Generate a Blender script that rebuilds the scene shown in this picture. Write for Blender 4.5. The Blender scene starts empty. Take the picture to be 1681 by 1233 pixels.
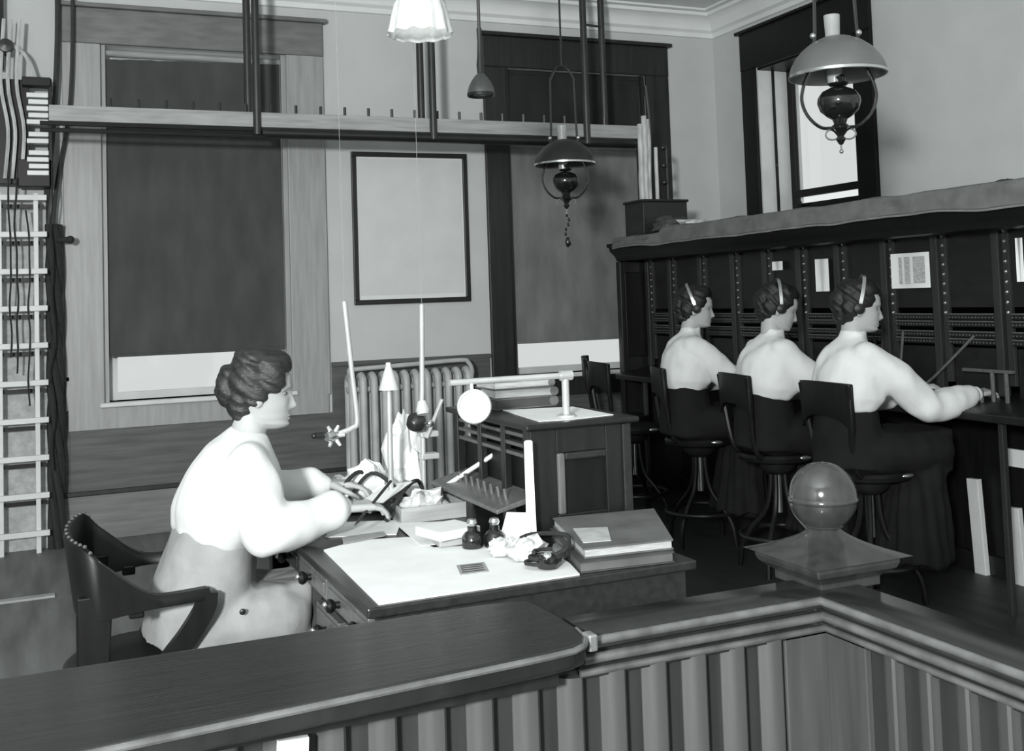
import bpy, bmesh, math, random
from math import sin, cos, pi, radians
from mathutils import Vector, Matrix, noise
random.seed(7)
C = bpy.context.scene.collection
SC = bpy.context.scene

# ------------------------------------------------------------------ camera
cam_d = bpy.data.cameras.new('camera')
cam = bpy.data.objects.new('camera', cam_d)
C.objects.link(cam)
YAW, PITCH, ROLL, FPX, CY = radians(23.4), radians(3.06), radians(-1.9), 1790.0, 391.0
fwd = Vector((sin(YAW)*cos(PITCH), cos(YAW)*cos(PITCH), sin(PITCH)))
right = Vector((cos(YAW), -sin(YAW), 0.0))
up = right.cross(fwd)
r2 = right*cos(ROLL) + up*sin(ROLL)
u2 = up*cos(ROLL) - right*sin(ROLL)
cm = Matrix((( r2.x, u2.x, -fwd.x, 0.0), (r2.y, u2.y, -fwd.y, 0.0), (r2.z, u2.z, -fwd.z, 1.47), (0, 0, 0, 1)))
cam.matrix_world = cm
cam_d.sensor_fit = 'HORIZONTAL'
cam_d.sensor_width = 36.0
cam_d.lens = 36.0*FPX/1681.0
cam_d.shift_y = -(616.5-CY)/1681.0
cam_d.clip_start = 0.05
SC.camera = cam

# ------------------------------------------------------------------ world, flash, exposure
w = bpy.data.worlds.new('world'); SC.world = w; w.use_nodes = True
bg = w.node_tree.nodes['Background']
bg.inputs[0].default_value = (0.96, 1.0, 0.985, 1)
bg.inputs[1].default_value = 0.85
def area(name, loc, target, size, power):
    l = bpy.data.lights.new(name, 'AREA'); l.shape = 'DISK'; l.size = size; l.energy = power
    o = bpy.data.objects.new(name, l); C.objects.link(o); o.location = loc
    o.rotation_euler = (Vector(target)-Vector(loc)).to_track_quat('-Z', 'Y').to_euler()
    return o
area('photographers_flash', (-1.7, -1.4, 2.15), (1.9, 5.2, 1.45), 0.45, 440)
SC.view_settings.view_transform = 'Standard'
SC.view_settings.look = 'None'
SC.view_settings.exposure = 0.0
SC.view_settings.gamma = 1.0
SC.view_settings.use_curve_mapping = False

# ------------------------------------------------------------------ materials
def ramp(v, t=1.0):
    return (v*0.965, v*1.0, v*0.99, 1)
def mat(name, v, rough=0.6, var=0.15, scale=6.0, stretch=(1, 1, 1), metal=0.0, spec=0.5, bump=0.0, bscale=40, detail=4, trans=0.0, coat=0.0, v2=None):
    m = bpy.data.materials.new(name); m.use_nodes = True
    nt = m.node_tree; b = nt.nodes['Principled BSDF']
    b.inputs['Roughness'].default_value = rough
    b.inputs['Metallic'].default_value = metal
    b.inputs['Specular IOR Level'].default_value = spec
    b.inputs['Coat Weight'].default_value = coat
    b.inputs['Coat Roughness'].default_value = 0.15
    if trans: b.inputs['Transmission Weight'].default_value = trans
    tc = nt.nodes.new('ShaderNodeTexCoord'); mp = nt.nodes.new('ShaderNodeMapping')
    mp.inputs['Scale'].default_value = stretch
    nz = nt.nodes.new('ShaderNodeTexNoise'); nz.inputs['Scale'].default_value = scale; nz.inputs['Detail'].default_value = detail
    cr = nt.nodes.new('ShaderNodeValToRGB')
    lo = v*(1-var); hi = v*(1+var) if v2 is None else v2
    cr.color_ramp.elements[0].position = 0.3; cr.color_ramp.elements[1].position = 0.7
    cr.color_ramp.elements[0].color = ramp(lo); cr.color_ramp.elements[1].color = ramp(hi)
    L = nt.links.new
    L(tc.outputs['Object'], mp.inputs['Vector']); L(mp.outputs['Vector'], nz.inputs['Vector'])
    L(nz.outputs['Fac'], cr.inputs['Fac']); L(cr.outputs['Color'], b.inputs['Base Color'])
    if bump:
        n2 = nt.nodes.new('ShaderNodeTexNoise'); n2.inputs['Scale'].default_value = bscale; n2.inputs['Detail'].default_value = 3
        bp = nt.nodes.new('ShaderNodeBump'); bp.inputs['Strength'].default_value = bump; bp.inputs['Distance'].default_value = 0.01
        L(mp.outputs['Vector'], n2.inputs['Vector']); L(n2.outputs['Fac'], bp.inputs['Height']); L(bp.outputs['Normal'], b.inputs['Normal'])
    return m
def glassmat(name, tint=0.9):
    m = bpy.data.materials.new(name); m.use_nodes = True
    nt = m.node_tree; nt.nodes.remove(nt.nodes['Principled BSDF'])
    out = nt.nodes['Material Output']
    t = nt.nodes.new('ShaderNodeBsdfTransparent'); t.inputs[0].default_value = (tint, tint, tint, 1)
    g = nt.nodes.new('ShaderNodeBsdfGlossy'); g.inputs['Roughness'].default_value = 0.05
    mx = nt.nodes.new('ShaderNodeMixShader')
    mx.inputs[0].default_value = 0.04; nt.links.new(t.outputs[0], mx.inputs[1]); nt.links.new(g.outputs[0], mx.inputs[2])
    nt.links.new(mx.outputs[0], out.inputs['Surface'])
    return m
M = {}
M['plaster'] = mat('plaster', 0.58, 0.9, 0.05, 2.5, bump=0.05)
M['ceiling'] = mat('ceiling_paint', 0.85, 0.8, 0.06, 3.0, bump=0.1, bscale=9)
M['cornice'] = mat('cornice_paint', 0.82, 0.6, 0.05, 3.0)
M['casing_head'] = mat('varnished_oak_head', 0.17, 0.42, 0.2, 3.0, (2, 2, 8), spec=0.5)  # head darker than the side casings: shadow and dirt put into the colour
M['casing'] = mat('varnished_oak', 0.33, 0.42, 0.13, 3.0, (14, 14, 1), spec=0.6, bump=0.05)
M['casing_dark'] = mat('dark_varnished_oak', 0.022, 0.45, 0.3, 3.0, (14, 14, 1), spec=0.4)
M['wainscot'] = mat('wainscot_wood', 0.10, 0.5, 0.25, 3.0, (1, 1, 12), spec=0.4)
M['floor'] = mat('worn_floorboards', 0.15, 0.55, 0.35, 2.2, (5, 0.6, 1), bump=0.06)
M['blind'] = mat('blind_cloth', 0.075, 0.85, 0.18, 2.5, (3, 3, 1), spec=0.2)
M['blind_light'] = mat('blind_cloth_light', 0.19, 0.85, 0.2, 2.5, (3, 3, 1), spec=0.2)
M['counter'] = mat('counter_wood', 0.015, 0.17, 0.35, 4.0, (1.0, 40, 1), spec=0.5, bump=0.08, bscale=12)
M['rail_worn_glint'] = mat('worn_glint_edge', 0.085, 0.25, 0.4, 9.0, (2, 2, 2), spec=0.6)  # paler than the rail: scuffed wear plus varnish highlights put into the colour
M['newel'] = mat('polished_newel', 0.060, 0.12, 0.25, 4.0, (10, 10, 1.5), metal=0.5, spec=0.6)
M['rail'] = mat('rail_wood', 0.014, 0.22, 0.25, 4.0, (10, 1.5, 10), spec=0.6)
M['board'] = mat('beaded_board', 0.050, 0.45, 0.25, 3.0, (12, 12, 1), spec=0.5)
M['board_dark'] = mat('dark_groove_board', 0.022, 0.5, 0.25, 3.0, (12, 12, 1), spec=0.4)  # shade of the grooves put into a darker backing colour
M['dark_wood'] = mat('dark_wood', 0.011, 0.35, 0.3, 4.0, (10, 10, 1.5), spec=0.45)
M['ebony'] = mat('ebony', 0.007, 0.42, 0.3, 5.0, (6, 6, 1), spec=0.25)
M['desk'] = mat('desk_wood', 0.019, 0.35, 0.35, 5.0, (10, 1.5, 10), spec=0.5)
M['walnut'] = mat('walnut_trim', 0.11, 0.35, 0.25, 5.0, (10, 10, 1.5), spec=0.6)
M['paper'] = mat('paper', 0.80, 0.8, 0.04, 12.0)
M['paper_grey'] = mat('greyed_paper', 0.45, 0.8, 0.2, 25.0)
M['card'] = mat('card', 0.30, 0.8, 0.25, 30.0, (1, 6, 1))
M['print_grey'] = mat('smudged_print', 0.42, 0.8, 0.35, 60.0, (1, 1, 3))
M['page_edge'] = mat('page_edges', 0.42, 0.8, 0.3, 20.0, (1, 1, 30))
M['book_cloth'] = mat('book_cloth', 0.115, 0.75, 0.3, 7.0)
M['book_dark'] = mat('book_cloth_dark', 0.05, 0.7, 0.3, 8.0)
M['white_paint'] = mat('white_paint', 0.66, 0.45, 0.08, 6.0)
M['radiator'] = mat('aluminium_paint', 0.50, 0.42, 0.12, 8.0, spec=0.6)
M['iron'] = mat('black_iron', 0.014, 0.35, 0.2, 10.0, spec=0.6)
M['pipe'] = mat('dark_pipe', 0.030, 0.38, 0.2, 10.0, spec=0.6)
M['light_pipe'] = mat('nickel_tube', 0.55, 0.3, 0.1, 10.0, metal=0.35)
M['nickel'] = mat('nickel', 0.62, 0.22, 0.1, 10.0, metal=0.9)
M['tin'] = mat('tin_shade', 0.16, 0.32, 0.15, 5.0, metal=0.35, spec=0.6)
M['tin_dark'] = mat('dark_tin_shade', 0.02, 0.35, 0.2, 5.0, metal=0.2, spec=0.6)
M['white_enamel'] = mat('white_enamel', 0.56, 0.25, 0.03, 8.0)
M['milk_glass'] = mat('milk_glass', 0.62, 0.25, 0.06, 18.0, (1, 1, 1), spec=0.6, bump=0.2, bscale=60)
M['font'] = mat('dark_lamp_bronze', 0.010, 0.12, 0.2, 8.0, spec=0.8)
M['chimney'] = mat('smoky_glass', 0.62, 0.15, 0.1, 8.0, trans=0.5)
M['glass'] = glassmat('window_glass', 0.93)
M['frame_black'] = mat('black_frame', 0.012, 0.4, 0.2, 10.0)
M['sheet'] = mat('picture_sheet', 0.66, 0.7, 0.05, 5.0)
M['mount'] = mat('picture_mount', 0.78, 0.7, 0.02, 5.0)
M['skin'] = mat('skin', 0.40, 0.55, 0.04, 9.0, spec=0.35)
M['hair'] = mat('dark_hair', 0.012, 0.45, 0.5, 5.0, (3, 18, 18), spec=0.5, bump=0.3, bscale=20, v2=0.03)
M['hair_black'] = mat('black_hair', 0.007, 0.45, 0.5, 5.0, (3, 18, 18), spec=0.4, bump=0.3, bscale=20, v2=0.018)
M['blouse'] = mat('white_cotton', 0.66, 0.85, 0.03, 12.0, spec=0.2, bump=0.1, bscale=60)
M['skirt_pale'] = mat('pale_linen', 0.29, 0.9, 0.18, 9.0, spec=0.2, bump=0.15, bscale=50)
M['skirt_dark'] = mat('dark_serge', 0.009, 0.9, 0.2, 9.0, spec=0.2)
M['leather'] = mat('black_leather', 0.012, 0.45, 0.2, 10.0)
M['eye_white'] = mat('eye_white', 0.22, 0.3, 0.02)
M['iris'] = mat('iris', 0.02, 0.3, 0.1)
M['lips'] = mat('lips', 0.27, 0.5, 0.05)
M['brow'] = mat('brow', 0.10, 0.7, 0.2)
M['drape'] = mat('grey_dust_cloth', 0.15, 0.9, 0.2, 10.0, spec=0.2, bump=0.3, bscale=30)
M['drape_edge'] = mat('pale_dust_cloth_edge', 0.22, 0.9, 0.2, 14.0, spec=0.2)
M['panel'] = mat('jack_panel', 0.010, 0.45, 0.3, 7.0, (1, 1, 3), spec=0.4)
M['stile'] = mat('switchboard_stile', 0.024, 0.4, 0.25, 6.0, (8, 8, 1), spec=0.5)
M['strip'] = mat('jack_strip', 0.09, 0.35, 0.3, 30.0, (1, 4, 1), spec=0.6)
M['stone_white'] = mat('white_porcelain', 0.75, 0.3, 0.05)
M['wood_pale'] = mat('pale_pine', 0.36, 0.6, 0.2, 4.0, (1.0, 12, 12))
M['dark_sheet'] = mat('dark_floor_tone', 0.030, 0.5, 0.35, 3.0, (5, .8, 1))
M['blind_dark'] = mat('blind_cloth_dark', 0.028, 0.85, 0.2, 2.5, (3, 3, 1), spec=0.2)
M['rope'] = mat('braided_cable', 0.02, 0.8, 0.3, 40.0)
M['cable_pale'] = mat('pale_cable', 0.52, 0.7, 0.25, 30.0, (1, 1, 0.3))
M['scrap'] = mat('scrap_paper', 0.55, 0.85, 0.45, 30.0)
M['brass'] = mat('dull_brass', 0.33, 0.3, 0.2, 12.0, metal=0.7)
M['seat_cane'] = mat('dark_green_leather', 0.035, 0.7, 0.15, 9.0)

m_ = mat('lit_bulb', 0.8, 0.3, 0.01)
m_.node_tree.nodes['Principled BSDF'].inputs['Emission Color'].default_value = (1, 1, .98, 1)
m_.node_tree.nodes['Principled BSDF'].inputs['Emission Strength'].default_value = 7
M['lit_bulb'] = m_
# ------------------------------------------------------------------ mesh builder
class MB:
    def __init__(s): s.v = []; s.f = []
    def add(s, vs, fs):
        o = len(s.v); s.v += [Vector(v) for v in vs]; s.f += [tuple(i+o for i in f) for f in fs]; return s
    def box(s, lo, hi, rot=None, about=None):
        x0, y0, z0 = lo; x1, y1, z1 = hi
        vs = [Vector(p) for p in ((x0,y0,z0),(x1,y0,z0),(x1,y1,z0),(x0,y1,z0),(x0,y0,z1),(x1,y0,z1),(x1,y1,z1),(x0,y1,z1))]
        if rot is not None:
            c = Vector(about) if about is not None else (Vector(lo)+Vector(hi))/2
            vs = [c + rot @ (v-c) for v in vs]
        return s.add(vs, [(0,3,2,1),(4,5,6,7),(0,1,5,4),(1,2,6,5),(2,3,7,6),(3,0,4,7)])
    def loft(s, rings, closed=False, caps=True):
        n = len(rings[0]); vs = [v for r in rings for v in r]; fs = []
        k = len(rings)
        for i in range(k if closed else k-1):
            a = i*n; b = ((i+1) % k)*n
            for j in range(n):
                j2 = (j+1) % n
                fs.append((a+j, a+j2, b+j2, b+j))
        if caps and not closed:
            fs.append(tuple(range(n-1, -1, -1))); fs.append(tuple((k-1)*n+j for j in range(n)))
        return s.add(vs, fs)
    def tube(s, pts, r, n=8, closed=False, caps=True):
        pts = [Vector(p) for p in pts]; k = len(pts); rings = []
        rs = r if isinstance(r, (list, tuple)) else [r]*k
        prev = None
        for i, p in enumerate(pts):
            if closed: t = pts[(i+1) % k]-pts[i-1]
            elif i == 0: t = pts[1]-pts[0]
            elif i == k-1: t = pts[-1]-pts[-2]
            else: t = (pts[i+1]-pts[i]).normalized()+(pts[i]-pts[i-1]).normalized()
            t.normalize()
            if prev is None:
                a = Vector((0,0,1)) if abs(t.z) < 0.9 else Vector((1,0,0))
                nrm = t.cross(a).normalized()
            else:
                nrm = (prev - t*prev.dot(t)).normalized()
            prev = nrm; b = t.cross(nrm)
            rings.append([p + (nrm*cos(2*pi*j/n)+b*sin(2*pi*j/n))*rs[i] for j in range(n)])
        return s.loft(rings, closed, caps)
    def lathe(s, prof, c=(0,0,0), n=24, axis=None, caps=True):
        c = Vector(c); q = Matrix.Identity(3) if axis is None else Vector((0,0,1)).rotation_difference(Vector(axis)).to_matrix()
        rings = [[c + q @ Vector((r*cos(2*pi*j/n), r*sin(2*pi*j/n), z)) for j in range(n)] for r, z in prof]
        return s.loft(rings, False, caps)
    def sphere(s, c, r, n=12, m=8, rot=None):
        r = (r, r, r) if not isinstance(r, (list, tuple)) else r
        c = Vector(c); rings = []
        for i in range(m+1):
            t = pi*(0.02+0.96*i/m); z = -cos(t); q = sin(t)
            ring = [Vector((r[0]*q*cos(2*pi*j/n), r[1]*q*sin(2*pi*j/n), r[2]*z)) for j in range(n)]
            if rot is not None: ring = [rot @ v for v in ring]
            rings.append([c+v for v in ring])
        return s.loft(rings)
    def capsule(s, p0, p1, r0, r1, n=14):
        p0 = Vector(p0); p1 = Vector(p1); t = (p1-p0).normalized()
        pts = []; rs = []
        for k in range(5):
            a = -pi/2*0.97 + k*(pi/2*0.97)/4; pts.append(p0 + t*r0*sin(a)); rs.append(r0*cos(a))
        for k in range(5):
            a = k*(pi/2*0.97)/4; pts.append(p1 + t*r1*sin(a)); rs.append(r1*cos(a))
        return s.tube(pts, rs, n)
    def chain(s, pts, rs, n=14):
        for i in range(len(pts)-1): s.capsule(pts[i], pts[i+1], rs[i], rs[i+1], n)
        return s
    def prism(s, poly, z0, z1):
        return s.loft([[Vector((x, y, z0)) for x, y in poly], [Vector((x, y, z1)) for x, y in poly]])
    def sweep(s, prof, path, up=(0,0,1)):
        # prof: (offset outward, z) polygon swept along a horizontal mitred path; outward = right of travel
        path = [Vector(p) for p in path]; rings = []
        for i, p in enumerate(path):
            d0 = (path[i]-path[i-1]).normalized() if i > 0 else (path[1]-path[0]).normalized()
            d1 = (path[i+1]-path[i]).normalized() if i < len(path)-1 else d0
            n0 = Vector((d0.y, -d0.x, 0)); n1 = Vector((d1.y, -d1.x, 0))
            m = (n0+n1).normalized(); m = m/ max(0.3, m.dot(n0))
            rings.append([p + m*a + Vector((0,0,z)) for a, z in prof])
        return s.loft(rings)
    def build(s, name, m, parent=None, smooth=False, bevel=0.0, world=True, segs=2):
        me = bpy.data.meshes.new(name)
        off = Vector((0,0,0))
        if parent is not None and world:
            p = parent
            while p is not None: off += p.location; p = p.parent
        me.from_pydata([v-off for v in s.v], [], s.f)
        bm = bmesh.new(); bm.from_mesh(me)
        bmesh.ops.recalc_face_normals(bm, faces=bm.faces)
        if bevel: 
            es = [e for e in bm.edges if len(e.link_faces) == 2 and e.calc_face_angle(0) > 0.5]
            bmesh.ops.bevel(bm, geom=es, offset=bevel, segments=segs, affect='EDGES', profile=0.5, clamp_overlap=True)
        bm.to_mesh(me); bm.free()
        if smooth:
            me.polygons.foreach_set('use_smooth', [True]*len(me.polygons))
            try: me.set_sharp_from_angle(angle=radians(40))
            except Exception: pass
        if m is not None: me.materials.append(M[m] if isinstance(m, str) else m)
        o = bpy.data.objects.new(name, me); C.objects.link(o)
        if parent is not None: o.parent = parent
        return o
def tag(o, label=None, cat=None, group=None, kind=None):
    if label: o['label'] = label
    if cat: o['category'] = cat
    if group: o['group'] = group
    if kind: o['kind'] = kind
    return o
def root(name, label=None, cat=None, loc=(0,0,0), group=None, rz=0.0, kind=None):
    o = bpy.data.objects.new(name, None); o.empty_display_size = 0.05; C.objects.link(o)
    o.location = loc; o.rotation_euler = (0,0,rz)
    return tag(o, label, cat, group, kind)
def copy_tree(o, parent=None):
    c = o.copy(); C.objects.link(c)
    if parent is not None: c.parent = parent
    for ch in list(o.children): copy_tree(ch, c)
    return c
def B(lo, hi, rot=None, about=None): return MB().box(lo, hi, rot, about)
def smoothpath(pts, k=6):
    pts = [Vector(p) for p in pts]; out = []
    P = [pts[0]*2-pts[1]]+pts+[pts[-1]*2-pts[-2]]
    for i in range(1, len(P)-2):
        for j in range(k):
            t = j/k; a, b, c, d = P[i-1], P[i], P[i+1], P[i+2]
            out.append(0.5*((2*b)+(c-a)*t+(2*a-5*b+4*c-d)*t*t+(3*b-3*c+d-a)*t**3))
    out.append(pts[-1]); return out
def remesh(mb, voxel, smooth=4, factor=0.5, wrinkle=None):
    me = bpy.data.meshes.new('tmp'); me.from_pydata(mb.v, [], mb.f)
    bm = bmesh.new(); bm.from_mesh(me); bmesh.ops.recalc_face_normals(bm, faces=bm.faces); bm.to_mesh(me); bm.free()
    o = bpy.data.objects.new('tmp', me); C.objects.link(o)
    r = o.modifiers.new('r', 'REMESH'); r.mode = 'VOXEL'; r.voxel_size = voxel; r.use_smooth_shade = True
    if smooth:
        s = o.modifiers.new('s', 'SMOOTH'); s.iterations = smooth; s.factor = factor
    dg = bpy.context.evaluated_depsgraph_get(); dg.update()
    me2 = bpy.data.meshes.new_from_object(o.evaluated_get(dg))
    bpy.data.objects.remove(o); bpy.data.meshes.remove(me)
    if wrinkle:
        ns = [v.normal.copy() for v in me2.vertices]
        for v, n in zip(me2.vertices, ns): v.co += n*wrinkle(v.co)
    me2.polygons.foreach_set('use_smooth', [True]*len(me2.polygons))
    return me2
def meshobj(name, me, m, parent):
    me.name = name; me.materials.clear(); me.materials.append(M[m])
    o = bpy.data.objects.new(name, me); C.objects.link(o); o.parent = parent; return o

# ------------------------------------------------------------------ the room
YB, XR, XL, ZC, YF = 7.6, 5.18, -2.6, 3.76, -2.6
def struct(name, mb, m, parent=None, **k):
    o = mb.build(name, m, parent, **k)
    if parent is None: o['kind'] = 'structure'
    return o
struct('floor', B((XL-.15, YF, -0.12), (XR+.45, YB+.3, 0)), 'floor')
struct('ceiling', B((XL-.15, YF, ZC), (XR+.45, YB+.3, ZC+.12)), 'ceiling')
W1, W2 = (0.37, 1.59), (3.268, 4.50)
ZS, ZH = 0.87, 3.22
T = 0.26
mb = MB()
mb.box((XL-.15, YB, 0), (W1[0], YB+T, ZC)); mb.box((W1[1], YB, 0), (W2[0], YB+T, ZC)); mb.box((W2[1], YB, 0), (XR+.45, YB+T, ZC))
for a, b in (W1, W2):
    mb.box((a, YB, 0), (b, YB+T, ZS)); mb.box((a, YB, ZH), (b, YB+T, ZC))
struct('wall_back', mb, 'plaster')
W3 = (5.90, 7.02); Z3 = (1.98, 3.20); TR = 0.40
mb = MB()
mb.box((XR, YF, 0), (XR+TR, W3[0], ZC)); mb.box((XR, W3[1], 0), (XR+TR, YB, ZC))
mb.box((XR, W3[0], 0), (XR+TR, W3[1], Z3[0])); mb.box((XR, W3[0], Z3[1]), (XR+TR, W3[1], ZC))
struct('wall_right', mb, 'plaster')
struct('wall_left', B((XL-.15, YF, 0), (XL, YB, ZC)), 'plaster')
# crown moulding
prof = [(0, 3.56), (0.02, 3.565), (0.025, 3.60), (0.05, 3.62), (0.055, 3.65), (0.10, 3.70), (0.15, 3.715), (0.155, 3.74), (0.20, 3.745), (0.20, 3.76), (0, 3.76)]
struct('trim_1', MB().sweep(prof, [(XL, YB, 0), (XR, YB, 0), (XR, YF, 0)]), 'cornice', smooth=True)
# wainscot of the back wall: panelling, rails, base
for i, (a, b) in enumerate(((XL, 0.16), (1.87, 3.07), (4.73, XR))):
    struct('trim_%d' % (2+i), B((a, YB-.02, 0.31), (b, YB, 1.035)).box((a, YB-.035, 1.02), (b, YB, 1.05)), 'wainscot', bevel=.003)
for i, (a, b) in enumerate(((0.16, 1.87), (3.07, 4.73))):
    struct('trim_%d' % (5+i), B((a, YB-.02, 0.31), (b, YB, 0.70)), 'wainscot')
struct('trim_7', B((XL, YB-.04, 0.285), (XR, YB, 0.315)), 'casing_dark', bevel=.006)
bbm = mat('baseboard_wood', 0.17, 0.5, 0.2, 3.0, (1, 1, 12))
struct('baseboard_back', B((XL, YB-.03, 0.0), (XR, YB, 0.285)), bbm, bevel=.004)
struct('baseboard_right', B((XR-.03, YF, 0.0), (XR, YB-.03, 0.285)), bbm, bevel=.004)

def back_window(n, a, b, oa, ob, wood, apron_to):
    wr = root('window_%d' % n, loc=(a, YB, ZS), kind='structure')
    y0 = YB-.035
    B((oa, y0, apron_to+.13), (a, YB, ZH)).build('casing', wood, wr, bevel=.006)
    B((b, y0, apron_to+.13), (ob, YB, ZH)).build('casing', wood, wr, bevel=.006)
    B((oa, y0-.004, ZH), (ob, YB, 3.455)).build('head_casing', wood if n == 2 else 'casing_head', wr, bevel=.005)
    B((oa-.03, y0-.035, 3.455), (ob+.03, YB, 3.485)).build('cap_moulding', wood if n == 2 else 'casing_head', wr, bevel=.008)
    # stops and inner beads
    for x0, x1 in ((a, a+.03), (b-.03, b)):
        B((x0, YB, ZS), (x1, YB+.119, ZH)).build('stop_bead', wood, wr)
    B((a-.03, y0-.03, ZS-.03), (b+.03, YB+.16, ZS)).build('sill', 'white_paint', wr, bevel=.008)  # white colour stands in for daylight on the sill top
    B((oa+.015, y0, apron_to), (ob-.015, YB, ZS-.03)).build('apron', wood if n == 2 else 'casing', wr, bevel=.004)
    # sashes
    ys = YB+.12
    for zz0, zz1, dy in ((ZS, 2.06, 0.0), (2.02, ZH, 0.045)):
        s = B((a+.03, ys+dy, zz0), (a+.09, ys+dy+.04, zz1)).box((b-.09, ys+dy, zz0), (b-.03, ys+dy+.04, zz1)).box((a+.09, ys+dy+.001, zz0+.001), (b-.09, ys+dy+.039, zz0+.05)).box((a+.09, ys+dy+.001, zz1-.05), (b-.09, ys+dy+.039, zz1-.001)).build('sash', 'white_paint', wr)
        B((a+.09, ys+dy+.016, zz0+.05), (b-.09, ys+dy+.022, zz1-.05)).build('pane', 'glass', s)
    return wr
back_window(1, W1[0], W1[1], 0.135, 1.855, 'casing', 0.70)
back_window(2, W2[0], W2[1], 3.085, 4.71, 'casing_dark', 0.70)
# right-hand window: dark casing, deep reveal, far-set sash
wr = root('window_3', loc=(XR, W3[0], Z3[0]), kind='structure')
x0 = XR-.03
B((x0, W3[0]-.19, 1.7), (XR, W3[0], Z3[1])).build('casing', 'ebony', wr, bevel=.005)
B((x0, W3[1], 1.7), (XR, W3[1]+.17, Z3[1])).build('casing', 'ebony', wr, bevel=.005)
B((x0-.004, W3[0]-.19, Z3[1]), (XR, W3[1]+.17, 3.50)).build('head_casing', 'ebony', wr, bevel=.005)
B((x0-.03, W3[0]-.22, 3.495), (XR, W3[1]+.20, 3.52)).build('cap_moulding', 'ebony', wr, bevel=.006)
B((x0-.03, W3[0]-.1, Z3[0]-.03), (XR+.3, W3[1]+.1, Z3[0])).build('sill', 'white_paint', wr, bevel=.006)
for y0, y1 in ((W3[0], W3[0]+.012), (W3[1]-.012, W3[1])):
    B((XR, y0, Z3[0]), (XR+.30, y1, Z3[1])).build('jamb_lining', 'white_paint', wr)
B((XR+.13, W3[1]-.03, Z3[0]), (XR+.145, W3[1]-.012, Z3[1])).build('stop_bead', 'ebony', wr)
B((XR, W3[0]+.012, Z3[1]-.02), (XR+.3, W3[1]-.012, Z3[1])).build('head_lining', 'ebony', wr)
ys = XR+.27
s = B((ys, W3[1]-.075, 2.03), (ys+.04, W3[1]-.02, 3.18)).box((ys, W3[0]+.02, 2.03), (ys+.04, W3[0]+.075, 3.18)).box((ys+.001, W3[0]+.075, 2.17), (ys+.039, W3[1]-.075, 2.225)).box((ys+.001, W3[0]+.075, 3.13), (ys+.039, W3[1]-.075, 3.179)).build('sash', 'ebony', wr)
B((ys+.016, W3[0]+.075, 2.225), (ys+.022, W3[1]-.075, 3.13)).build('pane', 'glass', s)
B((ys+.05, W3[0]+.02, 2.08), (ys+.09, W3[1]-.02, 2.125)).build('bar', 'ebony', wr)
B((ys-.01, W3[1]-.10, 2.0), (ys+.03, W3[1]-.06, 2.14)).build('bracket', 'ebony', wr)

o = MB().box((-.75, 6.19, 0.0), (.05, 6.25, .012)).build('floor_lath', 'wood_pale', None, bevel=.003)
tag(o, 'pale wooden lath lying on the bare floor at the left, before the lattice rack', 'lath')
# blinds
def blind(a, b, zb, zt, m, label, torn):
    r = root('roller_blind', label, 'blind', (a, YB+.03, zb))
    nx, nz = 24, 30; vs = []; fs = []
    mb = MB(); d = .0012
    for side in (0, 1):
        for i in range(nx+1):
            for j in range(nz+1):
                x = a+(b-a)*i/nx; z = zb+(zt-zb)*j/nz
                y = YB+.035+.004*sin(i*.9)*cos(j*.25)+.003*noise.noise(Vector((x*4, z*3, 0)))
                if torn and j == nz: z -= max(0, .035*(1-i/nx))*(0.4+0.6*abs(noise.noise(Vector((x*9, 1, 0)))))*1.6
                vs.append((x, y+side*d, z))
    N = (nx+1)*(nz+1)
    for i in range(nx):
        for j in range(nz):
            p = i*(nz+1)+j; q = p+nz+1
            fs.append((p, q, q+1, p+1)); fs.append((N+p, N+p+1, N+q+1, N+q))
    mb.add(vs, fs)
    o = mb.build('cloth', m, r, smooth=True)
    MB().tube([(a-.01, YB+.05, zt+.02), (b+.01, YB+.05, zt+.02)], .02, 12).build('roller', 'wood_pale' if torn else m, r, smooth=True)
    B((a+.01, YB+.025, zb-.008), (b-.01, YB+.045, zb+.012)).build('bottom_slat', m, r, bevel=.003)
    return r
blind(W1[0]+.035, W1[1]-.035, 1.165, 3.16, 'blind', 'dark roller blind drawn almost to the sill behind the desk operator', True)
blind(W2[0]+.035, W2[1]-.035, 1.115, 2.60, 'blind_light', 'grey roller blind on the lower sash of the window behind the hanging lamp', False)
blind(W2[0]+.035, W2[1]-.035, 2.66, 3.18, 'blind_dark', 'near-black roller blind in the top of the window above the overhead runway, beside the switchboard', False)
o = MB().box((1.95, 1.62, 0.0), (4.32, 7.0, .005)).build('floor_dark_sheet', 'dark_sheet', None)  # thin sheet added to darken this part of the floor
tag(o, 'thin dark sheet added to darken the floor under the operator stools and desk end', 'floor covering')

# framed sheet on the wall
r = root('picture_frame', 'black-framed blank white sheet hanging on the wall between two windows', 'picture', (2.487, YB, 1.45))
fx0, fx1, fz0, fz1, t = 2.045, 2.93, 1.445, 2.545, .035
B((fx0, YB-.03, fz1-t), (fx1, YB-.002, fz1)).build('frame_rail', 'frame_black', r, bevel=.004)
B((fx0, YB-.03, fz0), (fx1, YB-.002, fz0+t)).build('frame_rail', 'frame_black', r, bevel=.004)
B((fx0, YB-.03, fz0+t), (fx0+t, YB-.002, fz1-t)).build('frame_rail', 'frame_black', r, bevel=.004)
B((fx1-t, YB-.03, fz0+t), (fx1, YB-.002, fz1-t)).build('frame_rail', 'frame_black', r, bevel=.004)
B((fx0+t, YB-.012, fz0+t), (fx1-t, YB-.002, fz1-t)).build('mount', 'mount', r)
B((fx0+t+.012, YB-.015, fz0+t+.03), (fx1-t-.012, YB-.012, fz1-t-.012)).build('sheet', 'sheet', r)

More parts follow.
